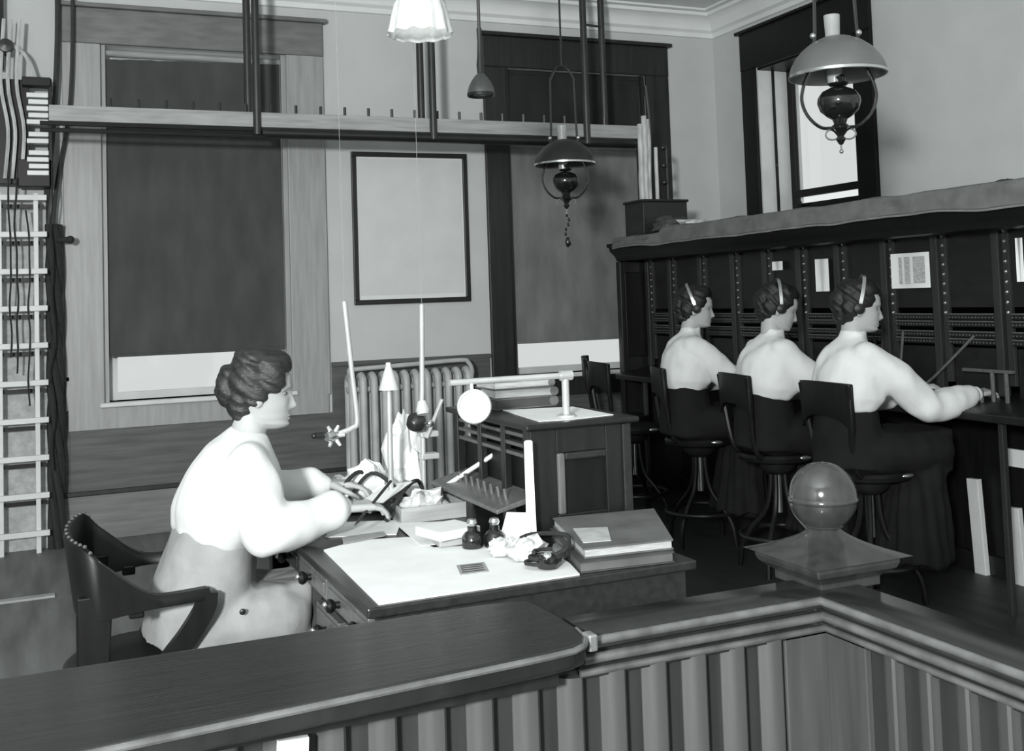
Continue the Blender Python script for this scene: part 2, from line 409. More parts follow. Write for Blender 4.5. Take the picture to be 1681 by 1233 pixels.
# radiator
r = root('radiator', 'silver-painted column radiator under the framed sheet, behind the desk', 'radiator', (2.4, 7.42, 0))
for i in range(12):
    x = 1.955+i*.078; mb = MB()
    for dy in (-.055, .055):
        mb.tube(smoothpath([(x, 7.42+dy, .10), (x, 7.42+dy, .5), (x, 7.42+dy, .90)], 3), .026, 10)
    mb.tube(smoothpath([(x, 7.365, .88), (x, 7.375, .93), (x, 7.42, .955), (x, 7.465, .93), (x, 7.475, .88)], 3), .027, 10)
    mb.tube([(x, 7.36, .12), (x, 7.48, .12)], .03, 10)
    if i in (0, 11): mb.tube([(x, 7.37, .0), (x, 7.37, .12)], .02, 8).tube([(x, 7.47, 0), (x, 7.47, .12)], .02, 8)
    mb.build('section', 'radiator', r, smooth=True)
MB().tube([(1.93, 7.42, .86), (2.84, 7.42, .86)], .022, 10).build('nipple_rod', 'radiator', r, smooth=True)
MB().tube([(1.93, 7.42, .13), (2.84, 7.42, .13)], .022, 10).build('nipple_rod', 'radiator', r, smooth=True)
MB().tube(smoothpath([(1.95, 7.36, .95), (1.93, 7.34, 1.0), (2.0, 7.33, 1.008), (2.40, 7.33, 1.02), (2.74, 7.33, 1.03), (2.80, 7.33, 1.01), (2.83, 7.34, .95), (2.835, 7.38, .87)], 5), .016, 10).build('supply_pipe', 'radiator', r, smooth=True)

# ------------------------------------------------------------------ overhead cable runway
r = root('cable_runway', 'long pale overhead cable runway hung on pairs of dark pipes across both windows', 'cable tray', (2.0, 7.0, 2.60))
B((0.05, 6.95, 2.60), (4.05, 6.975, 2.695)).build('side_board', 'wood_pale', r, bevel=.004)
B((0.05, 7.075, 2.60), (4.05, 7.10, 2.695)).build('side_board', 'wood_pale', r, bevel=.004)
B((0.05, 6.975, 2.60), (4.05, 7.075, 2.62)).build('tray_bottom', 'wood_pale', r)
MB().tube([(1.30, 6.965, 2.565), (4.02, 6.965, 2.565)], .037, 12).build('conduit', 'iron', r, smooth=True)
MB().tube([(0.0, 6.955, 2.585), (1.32, 6.955, 2.583)], .014, 8).build('thin_conduit', 'iron', r, smooth=True)
MB().tube([(0.0, 6.955, 2.545), (1.32, 6.955, 2.54)], .014, 8).build('thin_conduit', 'iron', r, smooth=True)
for k in range(22):
    x = 0.40+k*.163
    if x < 4.0: MB().tube([(x, 7.05, 2.61), (x, 7.05, 2.765)], .010, 6).build('peg', 'pipe', r)
for xf, xb in ((1.267, 1.243), (2.45, 2.425), (3.62, 3.86)):
    MB().tube([(xf, 6.94, 2.55), (xf, 6.94, ZC)], .025, 10).build('hanger_pipe', 'pipe', r, smooth=True)
    MB().tube([(xb, 7.11, 2.60), (xb, 7.11, ZC)], .025, 10).build('hanger_pipe', 'pipe', r, smooth=True)
MB().tube([(3.62, 6.94, 3.42), (3.86, 7.11, 3.46)], .009, 8).build('tie_rod', 'pipe', r)
MB().tube(smoothpath([(4.02, 6.965, 2.565), (4.055, 6.965, 2.55), (4.06, 6.965, 2.5), (4.06, 6.965, 1.92)], 5), .022, 10).build('drop_conduit', 'iron', r, smooth=True)

# pipes down the wall at the left window
for x0, x1, lab in ((.115, .045, 'dark conduit pipe rising beside the left window, nearer the cable rack'), (.205, .10, 'thin conduit pipe rising beside the left window, close along the casing')):
    o = MB().tube(smoothpath([(x0, 7.52, ZC), (x0-.005, 7.52, 3.2), (x0-.03, 7.52, 2.75), (x1, 7.52, 2.3), (x1-.03, 7.52, 1.95), (x1-.03, 7.52, 1.2), (x1-.03, 7.52, 0.0)], 5), .018 if x1 < .08 else .013, 8).build('wall_pipe', 'pipe', None, smooth=True)
    tag(o, lab, 'pipe')

# distribution rack on the left
r = root('distribution_rack', 'white lattice distribution rack with jumper wires against the back wall', 'rack', (-.15, 7.4, 0))
for x in (-.52, -.235, -.028):
    B((x-.014, 7.36, 0.0), (x+.014, 7.385, 2.21)).build('upright', 'white_paint', r, bevel=.003)
for k in range(10):
    z = 2.18-.2285*k
    if z > .08:
        B((-.56, 7.335, z-.017), (.035, 7.36, z+.017)).build('crossbar', 'white_paint', r, bevel=.003)
for k in range(10):
    z = 2.18-.2285*k-.05
    if z > .08: B((-.56, 7.40, z-.012), (.02, 7.41, z+.012)).build('rear_bar', 'ebony', r)
for x, dz in ((-.14, 0), (-.18, .1), (-.07, -.2), (.055, .15)):
    pts = [(x+.03*noise.noise(Vector((x*9, k*.7, 0))), 7.328, 2.3+dz-.15*k) for k in range(9+int(5*(x > 0)))]
    MB().tube(smoothpath(pts, 3), .006, 6).build('jumper_wire', 'rope', r, smooth=True)
B((-.60, 7.50, 0.0), (.03, 7.55, 2.2)).build('back_board', 'paper_grey', r)
# frame head above the lattice: fuse blocks
r = root('terminal_frame', 'dark terminal frame with white fuse blocks mounted above the lattice rack', 'terminal block', (-.1, 7.42, 2.28))
B((-.5, 7.42, 2.27), (-.06, 7.50, 2.93)).build('backing', 'ebony', r, bevel=.004)
B((-.13, 7.36, 2.25), (.075, 7.50, 2.42)).build('bracket', 'ebony', r, bevel=.004)
for z0, z1 in ((2.32, 2.47), (2.52, 2.60), (2.64, 2.84)):
    k = 0; z = z0
    while z < z1:
        B((-.075+.01*(k % 2), 7.35, z), (.05, 7.42, z+.03)).build('fuse_block', 'stone_white', r, bevel=.004); z += .042; k += 1
B((-.10, 7.34, 2.88), (.065, 7.44, 2.935)).build('cap_bar', 'ebony', r, bevel=.004)
B((.05, 7.36, 2.25), (.072, 7.40, 2.93)).build('side_bar', 'ebony', r, bevel=.003)
for x in (-.2, -.16, -.11):
    MB().tube(smoothpath([(x, 7.39, 3.3), (x-.02, 7.38, 2.9), (x+.02, 7.37, 2.6), (x, 7.38, 2.3)], 5), .012, 6).build('wire', 'cable_pale', r, smooth=True)
MB().tube(smoothpath([(-.17, 7.40, 3.15), (-.08, 7.40, 3.08), (-.03, 7.40, 2.93)], 6), .012, 6).build('wire', 'cable_pale', r, smooth=True)
o = MB().lathe([(0, 0), (.04, .005), (.05, .03), (.04, .06), (0, .07)], (-.19, 7.42, 3.13), 16, (0, -1, 0)).tube([(-.19, 7.42, 3.13), (-.19, 7.6, 3.13)], .02, 8).build('wall_gong', 'pipe', None, smooth=True)
tag(o, 'small round grey bell on the wall above the terminal frame', 'bell')
o = MB().tube([(-.232, 7.50, 3.0), (-.232, 7.50, ZC)], .03, 10).build('riser_pipe', 'pipe', None, smooth=True)
tag(o, 'dark riser pipe above the terminal frame at the left edge', 'pipe')
# thick dark cable beside the rack
r = root('cable_bundle', 'thick twisted dark cable standing between the lattice rack and the window casing', 'cable', (.08, 7.46, 0))
for k in range(4):
    pts = [(.075+.03*cos(j*.75+k*1.57), 7.46+.03*sin(j*.75+k*1.57), 2.02-j*.15) for j in range(14)]
    pts[-1] = (pts[-1][0], pts[-1][1], .0)
    MB().tube(smoothpath(pts, 3), .024, 7).build('strand', 'rope', r, smooth=True)
MB().tube([(.09, 7.42, 1.92), (.17, 7.40, 1.92)], .018, 8).sphere((.17, 7.40, 1.92), .025).build('clip', 'rope', r, smooth=True)

# ------------------------------------------------------------------ front partition: counter shelf, rail, newel
YP, XP = 1.415, 1.13
part = root('railing', 'dark moulded railing with beaded boards turning the corner at the newel post', 'railing', (XP, YP, 0))
rpath = [(.688, YP, 0), (XP, YP, 0), (XP, -.6, 0)]
capprof = [(-.045, .955), (-.045, .998), (-.035, 1.004), (.036, 1.004), (.0455, .999), (.0465, .985), (.040, .979), (.026, .975), (.022, .955), (.012, .950), (.012, .93), (-.045, .93)]
MB().sweep(capprof, rpath).build('cap_rail', 'rail', part, smooth=True)
def bead(c, z, rr): return [(c+rr*cos(a), z+rr*sin(a)) for a in (2*pi*q/12 for q in range(12))]
MB().sweep(bead(.0455, .992, .0065), rpath).build('edge_bead', 'rail_worn_glint', part, smooth=True)
MB().sweep(bead(.026, .9615, .0075), rpath).build('middle_bead', 'rail_worn_glint', part, smooth=True)
MB().sweep(bead(.0135, .9385, .0055), rpath).build('lower_bead', 'rail_worn_glint', part, smooth=True)
MB().box((-.8, YP, .0), (XP, YP+.035, .94)).box((XP, -.6, 0), (XP+.035, YP+.035, .94)).build('backing', 'board_dark', part)
# beaded boards, each its own piece: convex face with a sharp right edge
def board_mesh(wd, z0, z1):
    pr = [(.44*wd, .0), (.44*wd, .002), (.52*wd, .008), (.61*wd, .014), (.72*wd, .017), (.90*wd, .018), (.955*wd, .015), (wd*.965, .010), (wd*.965, 0)]
    return [[Vector((x, -d, z)) for x, d in pr] for z in (z0, z1)]
bd = None
x = 1.035
k = 0
while x > -.42:
    wd = .068
    x -= wd
    zt = .935 if x > .64 else .955
    if bd is None:
        bd = MB().loft(board_mesh(wd, 0.0, .935)).build('board', 'board', part, world=False, smooth=True)
        o = bd
    else:
        o = bd.copy(); C.objects.link(o)
    o.location = Vector((x, YP, 0))-Vector((XP, YP, 0))
y = YP-.10
while y > .55:
    y -= .068
    o = bd.copy(); C.objects.link(o)
    o.rotation_euler = (0, 0, -pi/2)
    o.location = Vector((XP, y+.068, 0))-Vector((XP, YP, 0))
B((1.04, YP-.012, 0), (XP, YP, .935)).build('corner_panel', 'board', part, bevel=.002)
B((XP-.012, YP-.10, 0), (XP, YP-.012, .935)).build('corner_panel', 'board', part, bevel=.002)

r = root('counter', 'long dark polished counter shelf along the left of the partition with rounded end', 'counter', (.2, 1.43, .97))
poly = [(-.75, 1.205), (.075, 1.273), (.60, 1.313), (.640, 1.319), (.662, 1.332), (.676, 1.355), (.684, 1.40), (.687, 1.46), (.684, 1.52), (.672, 1.552), (.65, 1.567), (.60, 1.570), (-.75, 1.57)]
MB().prism(poly, .975, 1.006).build('top', 'counter', r, bevel=.007, segs=3)
MB().tube([(x_, y_-.0005, 1.0005) for x_, y_ in poly[:7]], .0045, 8).build('glint_edge', 'rail_worn_glint', r, smooth=True)  # pale strip colours in the highlight along the front arris
B((-.75, 1.37, .94), (.64, 1.40, .975)).box((-.75, 1.45, .94), (.64, 1.50, .975)).build('cleat', 'dark_wood', r)
o = MB().box((.676, 1.345, .985), (.690, 1.368, 1.008)).build('rail_bracket', 'brass', part, bevel=.003)

o = B((.262, YP-.028, .865), (.30, YP-.018, .930), Matrix.Rotation(.05, 3, 'Y')).build('notice_card', 'paper', None)
tag(o, 'small white card tacked to the boards under the counter edge', 'card')

r = root('newel_post', 'square newel post with polished round ball finial at the railing corner', 'newel post', (1.155, 1.445, .0))
NX, NY = 1.152, 1.437
B((NX-.029, NY-.029, 0), (NX+.029, NY+.029, 1.02)).build('shaft', 'newel', r, bevel=.004)
def sq(h, z): return [Vector((NX+sx*h, NY+sy*h, z)) for sx, sy in ((-1,-1), (1,-1), (1,1), (-1,1))]
mb = MB().loft([sq(.058, .998), sq(.058, 1.012), sq(.066, 1.018), sq(.077, 1.026), sq(.080, 1.034), sq(.080, 1.042), sq(.075, 1.046)])
mb.build('cap', 'newel', r, bevel=.002)
rings = []
for i in range(9):
    t = i/8; hh = .072*(1-t)**1.7+.022; z = 1.045+.042*t
    ring = []
    for j in range(32):
        a = 2*pi*j/32+pi/4; c, s_ = cos(a), sin(a)
        sqr = 1/max(abs(c), abs(s_)); k = sqr*(1-t*.9)+1.0*(t*.9)
        ring.append(Vector((NX+c*hh*k, NY+s_*hh*k, z)))
    rings.append(ring)
MB().loft(rings).build('pyramid', 'newel', r, smooth=True)
R0 = .054; zc = 1.133
pf = [(.024, 1.083), (.030, 1.086), (.026, 1.090)]
for i in range(25):
    a = -pi/2*.72+i*(pi/2*.72+pi/2)/24
    rr = R0*cos(a); zz = zc+R0*sin(a)
    if abs(a+.06) < .03: rr *= 1.03
    pf.append((max(rr, .0005), zz))
MB().lathe(pf, (NX, NY, 0), 48).build('ball', 'newel', r, smooth=True)
MB().lathe([(R0*.985, zc-.009), (R0*1.025, zc-.006), (R0*1.03, zc-.003), (R0*1.0, zc)], (NX, NY, 0), 48, caps=False).build('ball_band', 'newel', r, smooth=True)

# ------------------------------------------------------------------ switchboard
XF = 4.12
sb = root('switchboard', 'long dark wooden telephone switchboard along the right wall', 'switchboard', (4.3, 4.8, 0))
Y0, Y1 = 2.6, 7.1
B((4.52, Y0, 0), (4.75, Y1, 1.86)).build('back', 'ebony', sb)
# far end panel with projecting wing and crown
B((3.90, Y1-.06, 0), (4.75, Y1, 1.70)).build('end_panel', 'dark_wood', sb, bevel=.006)
B((3.93, Y1-.075, 1.0), (4.10, Y1-.06, 1.62)).build('end_moulding', 'ebony', sb, bevel=.005)
crp = [(0, 1.70), (.02, 1.705), (.035, 1.74), (.075, 1.775), (.08, 1.80), (.10, 1.805), (.10, 1.83), (-.3, 1.83), (-.3, 1.70)]
MB().sweep(crp, [(3.93, Y1, 0), (3.93, Y0, 0)]).build('crown', 'ebony', sb, smooth=True)
B((3.90, Y0, 1.80), (4.75, Y1, 1.86)).build('roof', 'dark_wood', sb)
ysl = [6.98, 6.67, 6.28, 5.90, 5.56, 5.23, 4.89, 4.52, 4.16, 3.78, 3.40, 3.02]
for i, y in enumerate(ysl):
    B((XF-.035, y-.022, .93), (XF, y+.022, 1.72)).build('stile', 'stile', sb, bevel=.004)
    sm = MB()
    for k in range(9):
        sm.lathe([(.0, -.001), (.009, 0), (.009, .006), (.004, .010), (0, .010)], (XF-.02, y-.050, 1.32+.045*k*1.05), 8, (-1, 0, 0))
    st = B((XF-.02, y-.068, .98), (XF-.0, y-.032, 1.72)).build('screw_rail', 'stile', sb, bevel=.002)
    o = sm.build('screws', 'nickel', st); o['kind'] = 'stuff'
for a, b in zip(ysl[:-1], ysl[1:]):
    ya, yb = a-.07, b+.024
    B((XF-.003, yb, 1.345), (XF+.02, ya, 1.72)).build('jack_panel', 'panel', sb)
    B((XF+.0, yb, .90), (XF+.02, ya, 1.15)).build('plinth_panel', 'panel', sb)
    for z in (1.30, 1.265, 1.215, 1.18):
        s = B((XF-.030, yb, z-.014), (XF, ya, z+.014)).build('jack_strip', 'panel', sb, bevel=.002)
        B((XF-.034, yb+.004, z+.010), (XF-.028, ya-.004, z+.016)).build('strip_lip', 'strip', s)
        jk = MB(); n = max(6, int((ya-yb)/.02))
        for q in range(n):
            yy = yb+(q+.5)*(ya-yb)/n
            jk.lathe([(.004, 0), (.004, .004), (.002, .005)], (XF-.030, yy, z-.003), 6, (-1, 0, 0))
        o = jk.build('jacks', 'strip', s); o['kind'] = 'stuff'
# key shelf with plug rows
MB().loft([[Vector((3.83, y, .845)), Vector((3.83, y, .880)), Vector((3.86, y, .888)), Vector((4.16, y, .93)), Vector((4.16, y, .845))] for y in (Y0, Y1-.06)]).build('key_shelf', 'dark_wood', sb, bevel=.004)
B((4.36, Y0, 0.06), (4.40, Y1-.06, .845)).build('lower_panel', 'ebony', sb)
B((4.33, Y0, 0), (4.40, Y1-.06, .10)).build('plinth', 'dark_wood', sb, bevel=.004)
for y in (6.7, 5.12, 3.60):
    B((3.865, y-.013, .0), (3.892, y+.013, .845)).build('shelf_strut', 'stile', sb, bevel=.003)
plug = None
for y0 in (6.5, 5.75, 5.0, 4.35, 3.65, 3.2):
    for q in range(7):
        yy = y0-.16+q*.05
        if plug is None:
            plug = MB().lathe([(.009, 0), (.009, .02), (.007, .024), (.007, .055), (.0035, .058), (.003, .085), (.001, .09)], (0, 0, 0), 8).build('plug', 'strip', sb)
            p = plug
        else:
            p = plug.copy(); C.objects.link(p)
        p.location = Vector((4.06, yy, .915))-sb.location
# cords from the shelf up to the jacks
cg = 'plugged cords of the switchboard'
for i, (a, b, m, lab) in enumerate((((3.99, 4.02, .91), (XF-.03, 4.02, 1.20), 'strip', None),
        ((4.02, 4.27, .915), (XF-.03, 3.93, 1.21), 'strip', 'cord slanting up from the key shelf to the jacks right of the nearest operator'),
        ((4.0, 4.30, .912), (XF-.03, 4.40, 1.22), 'strip', 'cord rising steeply from the key shelf in front of the nearest operator'),
        ((4.0, 4.36, .912), (XF-.03, 4.62, 1.19), 'rope', 'dark cord leaning left behind the arm of the nearest operator'),
        ((4.0, 4.40, .912), (XF-.03, 4.55, 1.26), 'rope', 'dark cord, further left of two, near the face of the nearest operator'),
        ((4.0, 5.15, .912), (XF-.03, 5.35, 1.2), 'rope', 'dark cord on the switchboard between the middle and far operators'))):
    if lab is None: continue
    a = Vector(a); b = Vector(b); mid = (a+b)/2+Vector((-.03, 0, -.03))
    o = MB().tube(smoothpath([a, a+(mid-a)*.5+Vector((-.008, 0, -.006)), mid, b], 5), .007, 8).lathe([(.010, 0), (.010, .05), (.006, .055)], a, 8).build('patch_cord', m, None, smooth=True)
    tag(o, lab, 'cord', cg)
# small gear on the shelf right of the nearest operator
r = root('plug_rack', 'small metal instrument with a cross bar on the key shelf right of the nearest operator', 'instrument', (4.03, 3.80, .911))
B((4.02, 3.66, 1.045), (4.045, 3.95, 1.06)).build('cross_bar', 'strip', r, bevel=.002)
for y in (3.78, 3.70): MB().tube([(4.03, y, .911), (4.03, y, 1.05)], .010, 8).build('post', 'strip', r, smooth=True)
for y in (3.90, 3.86, 3.82): MB().tube([(4.0, y, .906), (4.0, y, .97)], .009, 8).build('pin', 'strip', r, smooth=True)
# white battens stored at the foot
for (y, z0, z1, t_, lab) in ((4.19, .10, .475, .036, 'white board standing at the foot of the switchboard, left of the two'), (3.955, .10, .37, .04, 'white board standing at the foot of the switchboard, by the right picture edge')):
    o = B((4.30, y-t_, z0*0), (4.33, y+t_, z1), Matrix.Rotation(-.05, 3, 'X')).build('board_offcut', 'white_paint', None, bevel=.003)
    tag(o, lab, 'board')
o = B((4.345, 3.86, .56), (4.36, 4.03, .645)).build('notice_card', 'paper', None)
tag(o, 'white card fixed on the lower front of the switchboard at the right edge', 'card')
# notices pinned to the jack field
for y0, y1, z0, z1, m, lab in ((4.19, 4.46, 1.445, 1.625, 'card', 'printed paper sheet pinned to the switchboard in front of the nearest operator'), (4.955, 5.07, 1.44, 1.625, 'paper', 'narrow white slip pinned to the switchboard behind the hair of the nearest operator'), (5.37, 5.47, 1.575, 1.628, 'paper', 'small white ticket pinned high on the switchboard above the middle operator'), (3.62, 3.66, 1.46, 1.66, 'paper', 'white slip on the switchboard at the right picture edge')):
    o = None
    mb = MB(); n = 8; vs = []; fs = []
    for side in (0, 1):
        for i in range(n+1):
            for j in range(2):
                yy = y0+(y1-y0)*i/n
                vs.append((XF-.032-.012*sin(i*.8)*(1-j)-.001*side, yy, z0 if j == 0 else z1))
    for i in range(n):
        a = i*2; fs.append((a, a+1, a+3, a+2)); e = 2*(n+1)+a; fs.append((e, e+2, e+3, e+1))
    o = mb.add(vs, fs).build('notice', m if m != 'card' else 'paper', None, smooth=True)
    tag(o, lab, 'paper')
    if m == 'card':
        g = MB()
        for ya_, yb_ in ((y0+.02, y0+.10), (y0+.125, y0+.16), (y0+.18, y0+.20)):
            g.box((XF-.047, ya_, z0+.025), (XF-.046, yb_, z1-.02))
        gp = g.build('printed_columns', 'print_grey', o, world=False)
# dust cloth along the top
mb = MB(); rings = []
n = 90
for i in range(n+1):
    y = 6.95-(6.95-2.7)*i/n
    wv = .003*sin(i*.31)+.016*noise.noise(Vector((y*1.3, 0, 3)))+.008*noise.noise(Vector((y*4.3, 4, 3)))
    w2 = .014*noise.noise(Vector((y*5.0, 2, 7)))
    tz = 1.895+.010*noise.noise(Vector((y*2.5, 5, 1)))-(0.03 if y > 6.3 else 0)
    bz = 1.79+wv*1.2
    xf = 3.812+.02*noise.noise(Vector((y*1.7, 9, 1)))
    rings.append([Vector((xf+.012, y, bz+.006)), Vector((xf-.006+w2*.4, y, bz)), Vector((xf-.016+w2, y, bz+.012)), Vector((xf-.010-w2, y, (bz+tz)/2)), Vector((xf-.014+w2, y, tz-.02)), Vector((xf+.0, y, tz)), Vector((xf+.05, y, tz+.01+w2)), Vector((xf+.25, y, 1.885+w2*.5)), Vector((xf+.62, y, 1.872)), Vector((xf+.62, y, 1.863)), Vector((xf+.04, y, 1.863)), Vector((xf+.014, y, bz+.03))])
o = mb.loft(rings).build('dust_cloth', 'drape', None, smooth=True)
tag(o, 'long grey dust cloth folded along the top edge of the switchboard', 'cloth')
o2 = MB().tube([r_[1]+Vector((-.004, 0, .002)) for r_ in rings], .005, 6).build('hem', 'drape_edge', o, world=False, smooth=True)
# things lying on top
r = root('battery_box', 'dark wooden box standing on the far end of the switchboard top', 'box', (4.03, 6.72, 1.875))
B((3.86, 6.60, 1.875), (4.22, 6.86, 2.10)).build('body', 'desk', r, bevel=.004)
B((3.85, 6.59, 2.10), (4.23, 6.87, 2.118)).build('lid', 'dark_wood', r, bevel=.004)
for k, (x, y, zt_) in enumerate(((3.905, 6.68, 2.66), (3.94, 6.68, 2.72), (3.975, 6.70, 2.70), (3.93, 6.73, 2.62), (3.96, 6.75, 2.62), (3.995, 6.73, 2.95))):
    o = MB().tube(smoothpath([(x, y, 2.118), (x, y, 2.3), (x+.004*k, y, zt_*.5+1.15), (x, y+.0, zt_)], 4), .019 if k < 4 else .013, 8).build('riser_cable', 'cable_pale' if k < 4 else 'pipe', None, smooth=True)
    tag(o, ('leftmost pale cable rising from the box on the switchboard', 'second pale cable from the left rising from the box, the tallest of the pale ones', 'pale cable rising from the box, right of the tallest pale one', 'pale cable at the back of the cluster rising from the box on the switchboard', 'dark thin cable behind the pale cable cluster on the box', 'tall dark cable reaching above the overhead runway end')[k], 'cable', 'riser cables on the box')
r = root('insulator_stand', 'dark rod stand with round insulator knobs beside the pale cables on the box', 'stand', (4.10, 6.70, 2.118))
MB().tube([(4.125, 6.70, 2.118), (4.125, 6.70, 2.50)], .010, 8).build('rod', 'iron', r, smooth=True)
MB().tube([(4.04, 6.70, 2.118), (4.04, 6.70, 2.50)], .014, 8).build('glass_tube', 'cable_pale', r, smooth=True)
for z in (2.25, 2.37, 2.50): MB().sphere((4.105, 6.70, z), (.026, .02, .022)).tube([(4.04, 6.70, z-.01), (4.12, 6.70, z)], .006, 6).build('knob', 'iron', r, smooth=True)
def crumple(name, c, rad, m, lab, cat, seed, flat=.45, group=None):
    mb = MB(); vs = []; fs = []; n = 16; k = 10
    mb.sphere((0, 0, 0), (1, 1, 1), n, k)
    for v in mb.v:
        s_ = 1+.45*noise.noise(v*1.9+Vector((seed, 0, 0)))+.35*noise.noise(v*4.1+Vector((0, seed, 0)))
        v.x *= s_*rad[0]; v.y *= s_*rad[1]; v.z = max(-1*flat, v.z*s_)*rad[2]
    zmin = min(v.z for v in mb.v)
    for v in mb.v: v.z -= zmin; v += Vector(c)
    o = mb.build(name, m, None)
    return tag(o, lab, cat, group)
crumple('paper_heap', (4.10, 6.30, 1.876), (.20, .10, .05), 'scrap', 'heap of crumpled papers in front of the box on the switchboard', 'paper', 2)
crumple('paper_heap', (4.30, 6.05, 1.876), (.16, .12, .03), 'paper', 'flat white crumpled sheet on the switchboard top right of the box', 'paper', 5)
crumple('cloth_wad', (3.98, 6.42, 1.878), (.13, .10, .07), 'book_dark', 'dark wad of cloth against the box on the switchboard', 'cloth', 9)
for k, (x, y) in enumerate(((4.05, 4.20), (4.0, 3.60), (4.2, 5.2))):
    crumple('scrap', (x, y, 1.893), (.05, .09, .02), ('rope', 'rope', 'scrap')[k], ('dark scrap lying on the dust cloth above the printed sheet', 'dark scrap lying on the dust cloth at the right picture edge', 'pale scrap lying on the dust cloth below the right window')[k], 'scrap', 3+k)

# ------------------------------------------------------------------ swivel stools
def stool():
    r = root('operator_stool', 'x', 'stool', (0, 0, 0))
    L = dict(world=False, smooth=True)
    MB().lathe([(.0, .565), (.16, .57), (.195, .58), (.20, .60), (.19, .615), (.15, .612), (0, .606)], (0, 0, 0), 32).build('seat', 'ebony', r, **L)
    MB().lathe([(.05, .50), (.09, .53), (.10, .565), (0, .566)], (0, 0, 0), 20).build('hub', 'iron', r, **L)
    MB().tube([(0, 0, .30), (0, 0, .53)], .020, 12).build('screw', 'nickel', r, **L)
    for k in range(4):
        a = pi/4+k*pi/2
        c, s_ = cos(a), sin(a)
        MB().tube(smoothpath([(.035*c, .035*s_, .52), (.045*c, .045*s_, .40), (.075*c, .075*s_, .30), (.15*c, .15*s_, .21), (.205*c, .205*s_, .12), (.225*c, .225*s_, .0)], 5), .0135, 8).build('leg', 'ebony', r, **L)
    MB().tube([(.205*cos(2*pi*j/36), .205*sin(2*pi*j/36), .19) for j in range(36)], .011, 8, closed=True).build('foot_ring', 'dark_wood', r, **L)
    for s_ in (-1, 1):
        MB().tube(smoothpath([(-.10, s_*.12, .59), (-.165, s_*.125, .62), (-.195, s_*.13, .70), (-.215, s_*.155, .88), (-.23, s_*.165, 1.02)], 5), .015, 8).build('back_post', 'ebony', r, **L)
    MB().sphere((.06, -.192, .602), (.035, .012, .010), 14, 8).build('seat_glint', 'nickel', r, **L)  # nickel sliver added as the highlight on the seat rim
    # back board with arched lower edge
    mb = MB(); rings = []
    for i in range(15):
        t = -1+2*i/14; y = t*.175; x = -.238+.03*t*t-.02
        zb = .88-.07*abs(t)**3; zt = 1.035-.006*t*t
        rings.append([Vector((x, y, zb)), Vector((x+.022, y, zb)), Vector((x+.016, y, zt)), Vector((x-.006, y, zt))])
    mb.loft(rings).build('back_board', 'ebony', r, bevel=.004, **L)
    return r
base = stool()
spots = [(3.53, 4.07, 0, 'dark swivel stool of the nearest operator, behind the newel ball'), (3.53, 4.76, -.16, 'dark swivel stool of the middle operator'), (3.53, 5.50, -.35, 'dark swivel stool of the farthest seated operator'), (3.50, 6.22, -.12, 'empty dark swivel stool left of the farthest seated operator'), (3.72, 6.78, -.5, 'empty dark stool at the far end of the switchboard, half hidden')]
stools = []
for i, (x, y, a, lab) in enumerate(spots):
    o = base if i == 0 else copy_tree(base)
    o.location = (x, y, 0); o.rotation_euler = (0, 0, a)
    tag(o, lab, 'stool', 'operator stools'); stools.append(o)

# ------------------------------------------------------------------ hanging lamps
def oil_lamp():
    r = root('hanging_oil_lamp', 'x', 'lamp', (0, 0, 0))
    L = dict(world=False, smooth=True)
    # origin: centre of the shade rim
    outer = [(.180, .0), (.178, .012), (.170, .037), (.153, .068), (.126, .098), (.094, .122), (.064, .136), (.050, .142)]
    inner = [(.047, .139), (.061, .132), (.091, .118), (.122, .094), (.149, .065), (.166, .036), (.174, .012), (.176, .0)]
    sh = MB().lathe(outer+inner+[outer[0]], (0, 0, 0), 48, caps=False).build('shade', 'tin', r, **L)
    MB().lathe([(.174, -.008), (.181, -.006), (.181, .004), (.176, .006)], (0, 0, 0), 48, caps=False).build('shade_rim', 'nickel', sh, **L)
    MB().lathe([(.026, -.03), (.030, .02), (.024, .07), (.027, .15), (.030, .228), (.028, .228), (.025, .15), (.022, .07), (.028, .02), (.024, -.03)], (-.012, 0, 0), 20, caps=False).build('chimney', 'chimney', r, **L)
    MB().lathe([(.0, -.045), (.03, -.042), (.040, -.034), (.024, -.026), (.030, -.012), (.020, 0), (0, 0)], (0, 0, 0), 20).build('burner', 'font', r, **L)
    MB().lathe([(.0, -.046), (.03, -.048), (.060, -.062), (.077, -.085), (.080, -.105), (.070, -.135), (.045, -.158), (.028, -.168), (.022, -.185), (.034, -.195), (.040, -.205), (.024, -.215), (.012, -.232), (.018, -.245), (.008, -.262), (.0, -.268)], (0, 0, 0), 32).build('font', 'font', r, **L)
    for s_ in (-1, 1):
        MB().tube(smoothpath([(0.02*s_, 0, -.20), (.07*s_, 0, -.195), (.115*s_, 0, -.15), (.135*s_, 0, -.09), (.125*s_, 0, -.03), (.105*s_, 0, .02), (.085*s_, 0, .10), (.075*s_, 0, .20), (.07*s_, 0, .5)], 5), .0065, 8).build('bail_arm', 'font', r, **L)
        MB().tube([(.03*s_+.025*cos(a*.5), 0, -.225+.02*sin(a*.5)) for a in range(13)], .0035, 6, closed=True).build('scroll', 'brass', r, **L)
        MB().sphere((.083*s_, 0, .155), .012).build('thumb_nut', 'nickel', r, **L)
    MB().tube([(0, 0, -.26), (0, 0, -.285)], .004, 6).sphere((0, 0, -.29), .008).build('pull_ring', 'brass', r, **L)
    h = MB().tube(smoothpath([(-.07, 0, .5), (-.04, 0, .56), (0, 0, .58), (.04, 0, .56), (.07, 0, .5)], 4), .0065, 8).tube([(0, 0, .58), (0, 0, 1.525)], .006, 8).build('hanger_rod', 'font', r, **L)
    return r
la = oil_lamp()
la.location = (2.76, 3.24, 2.262); la.rotation_euler = (0, 0, -.6)
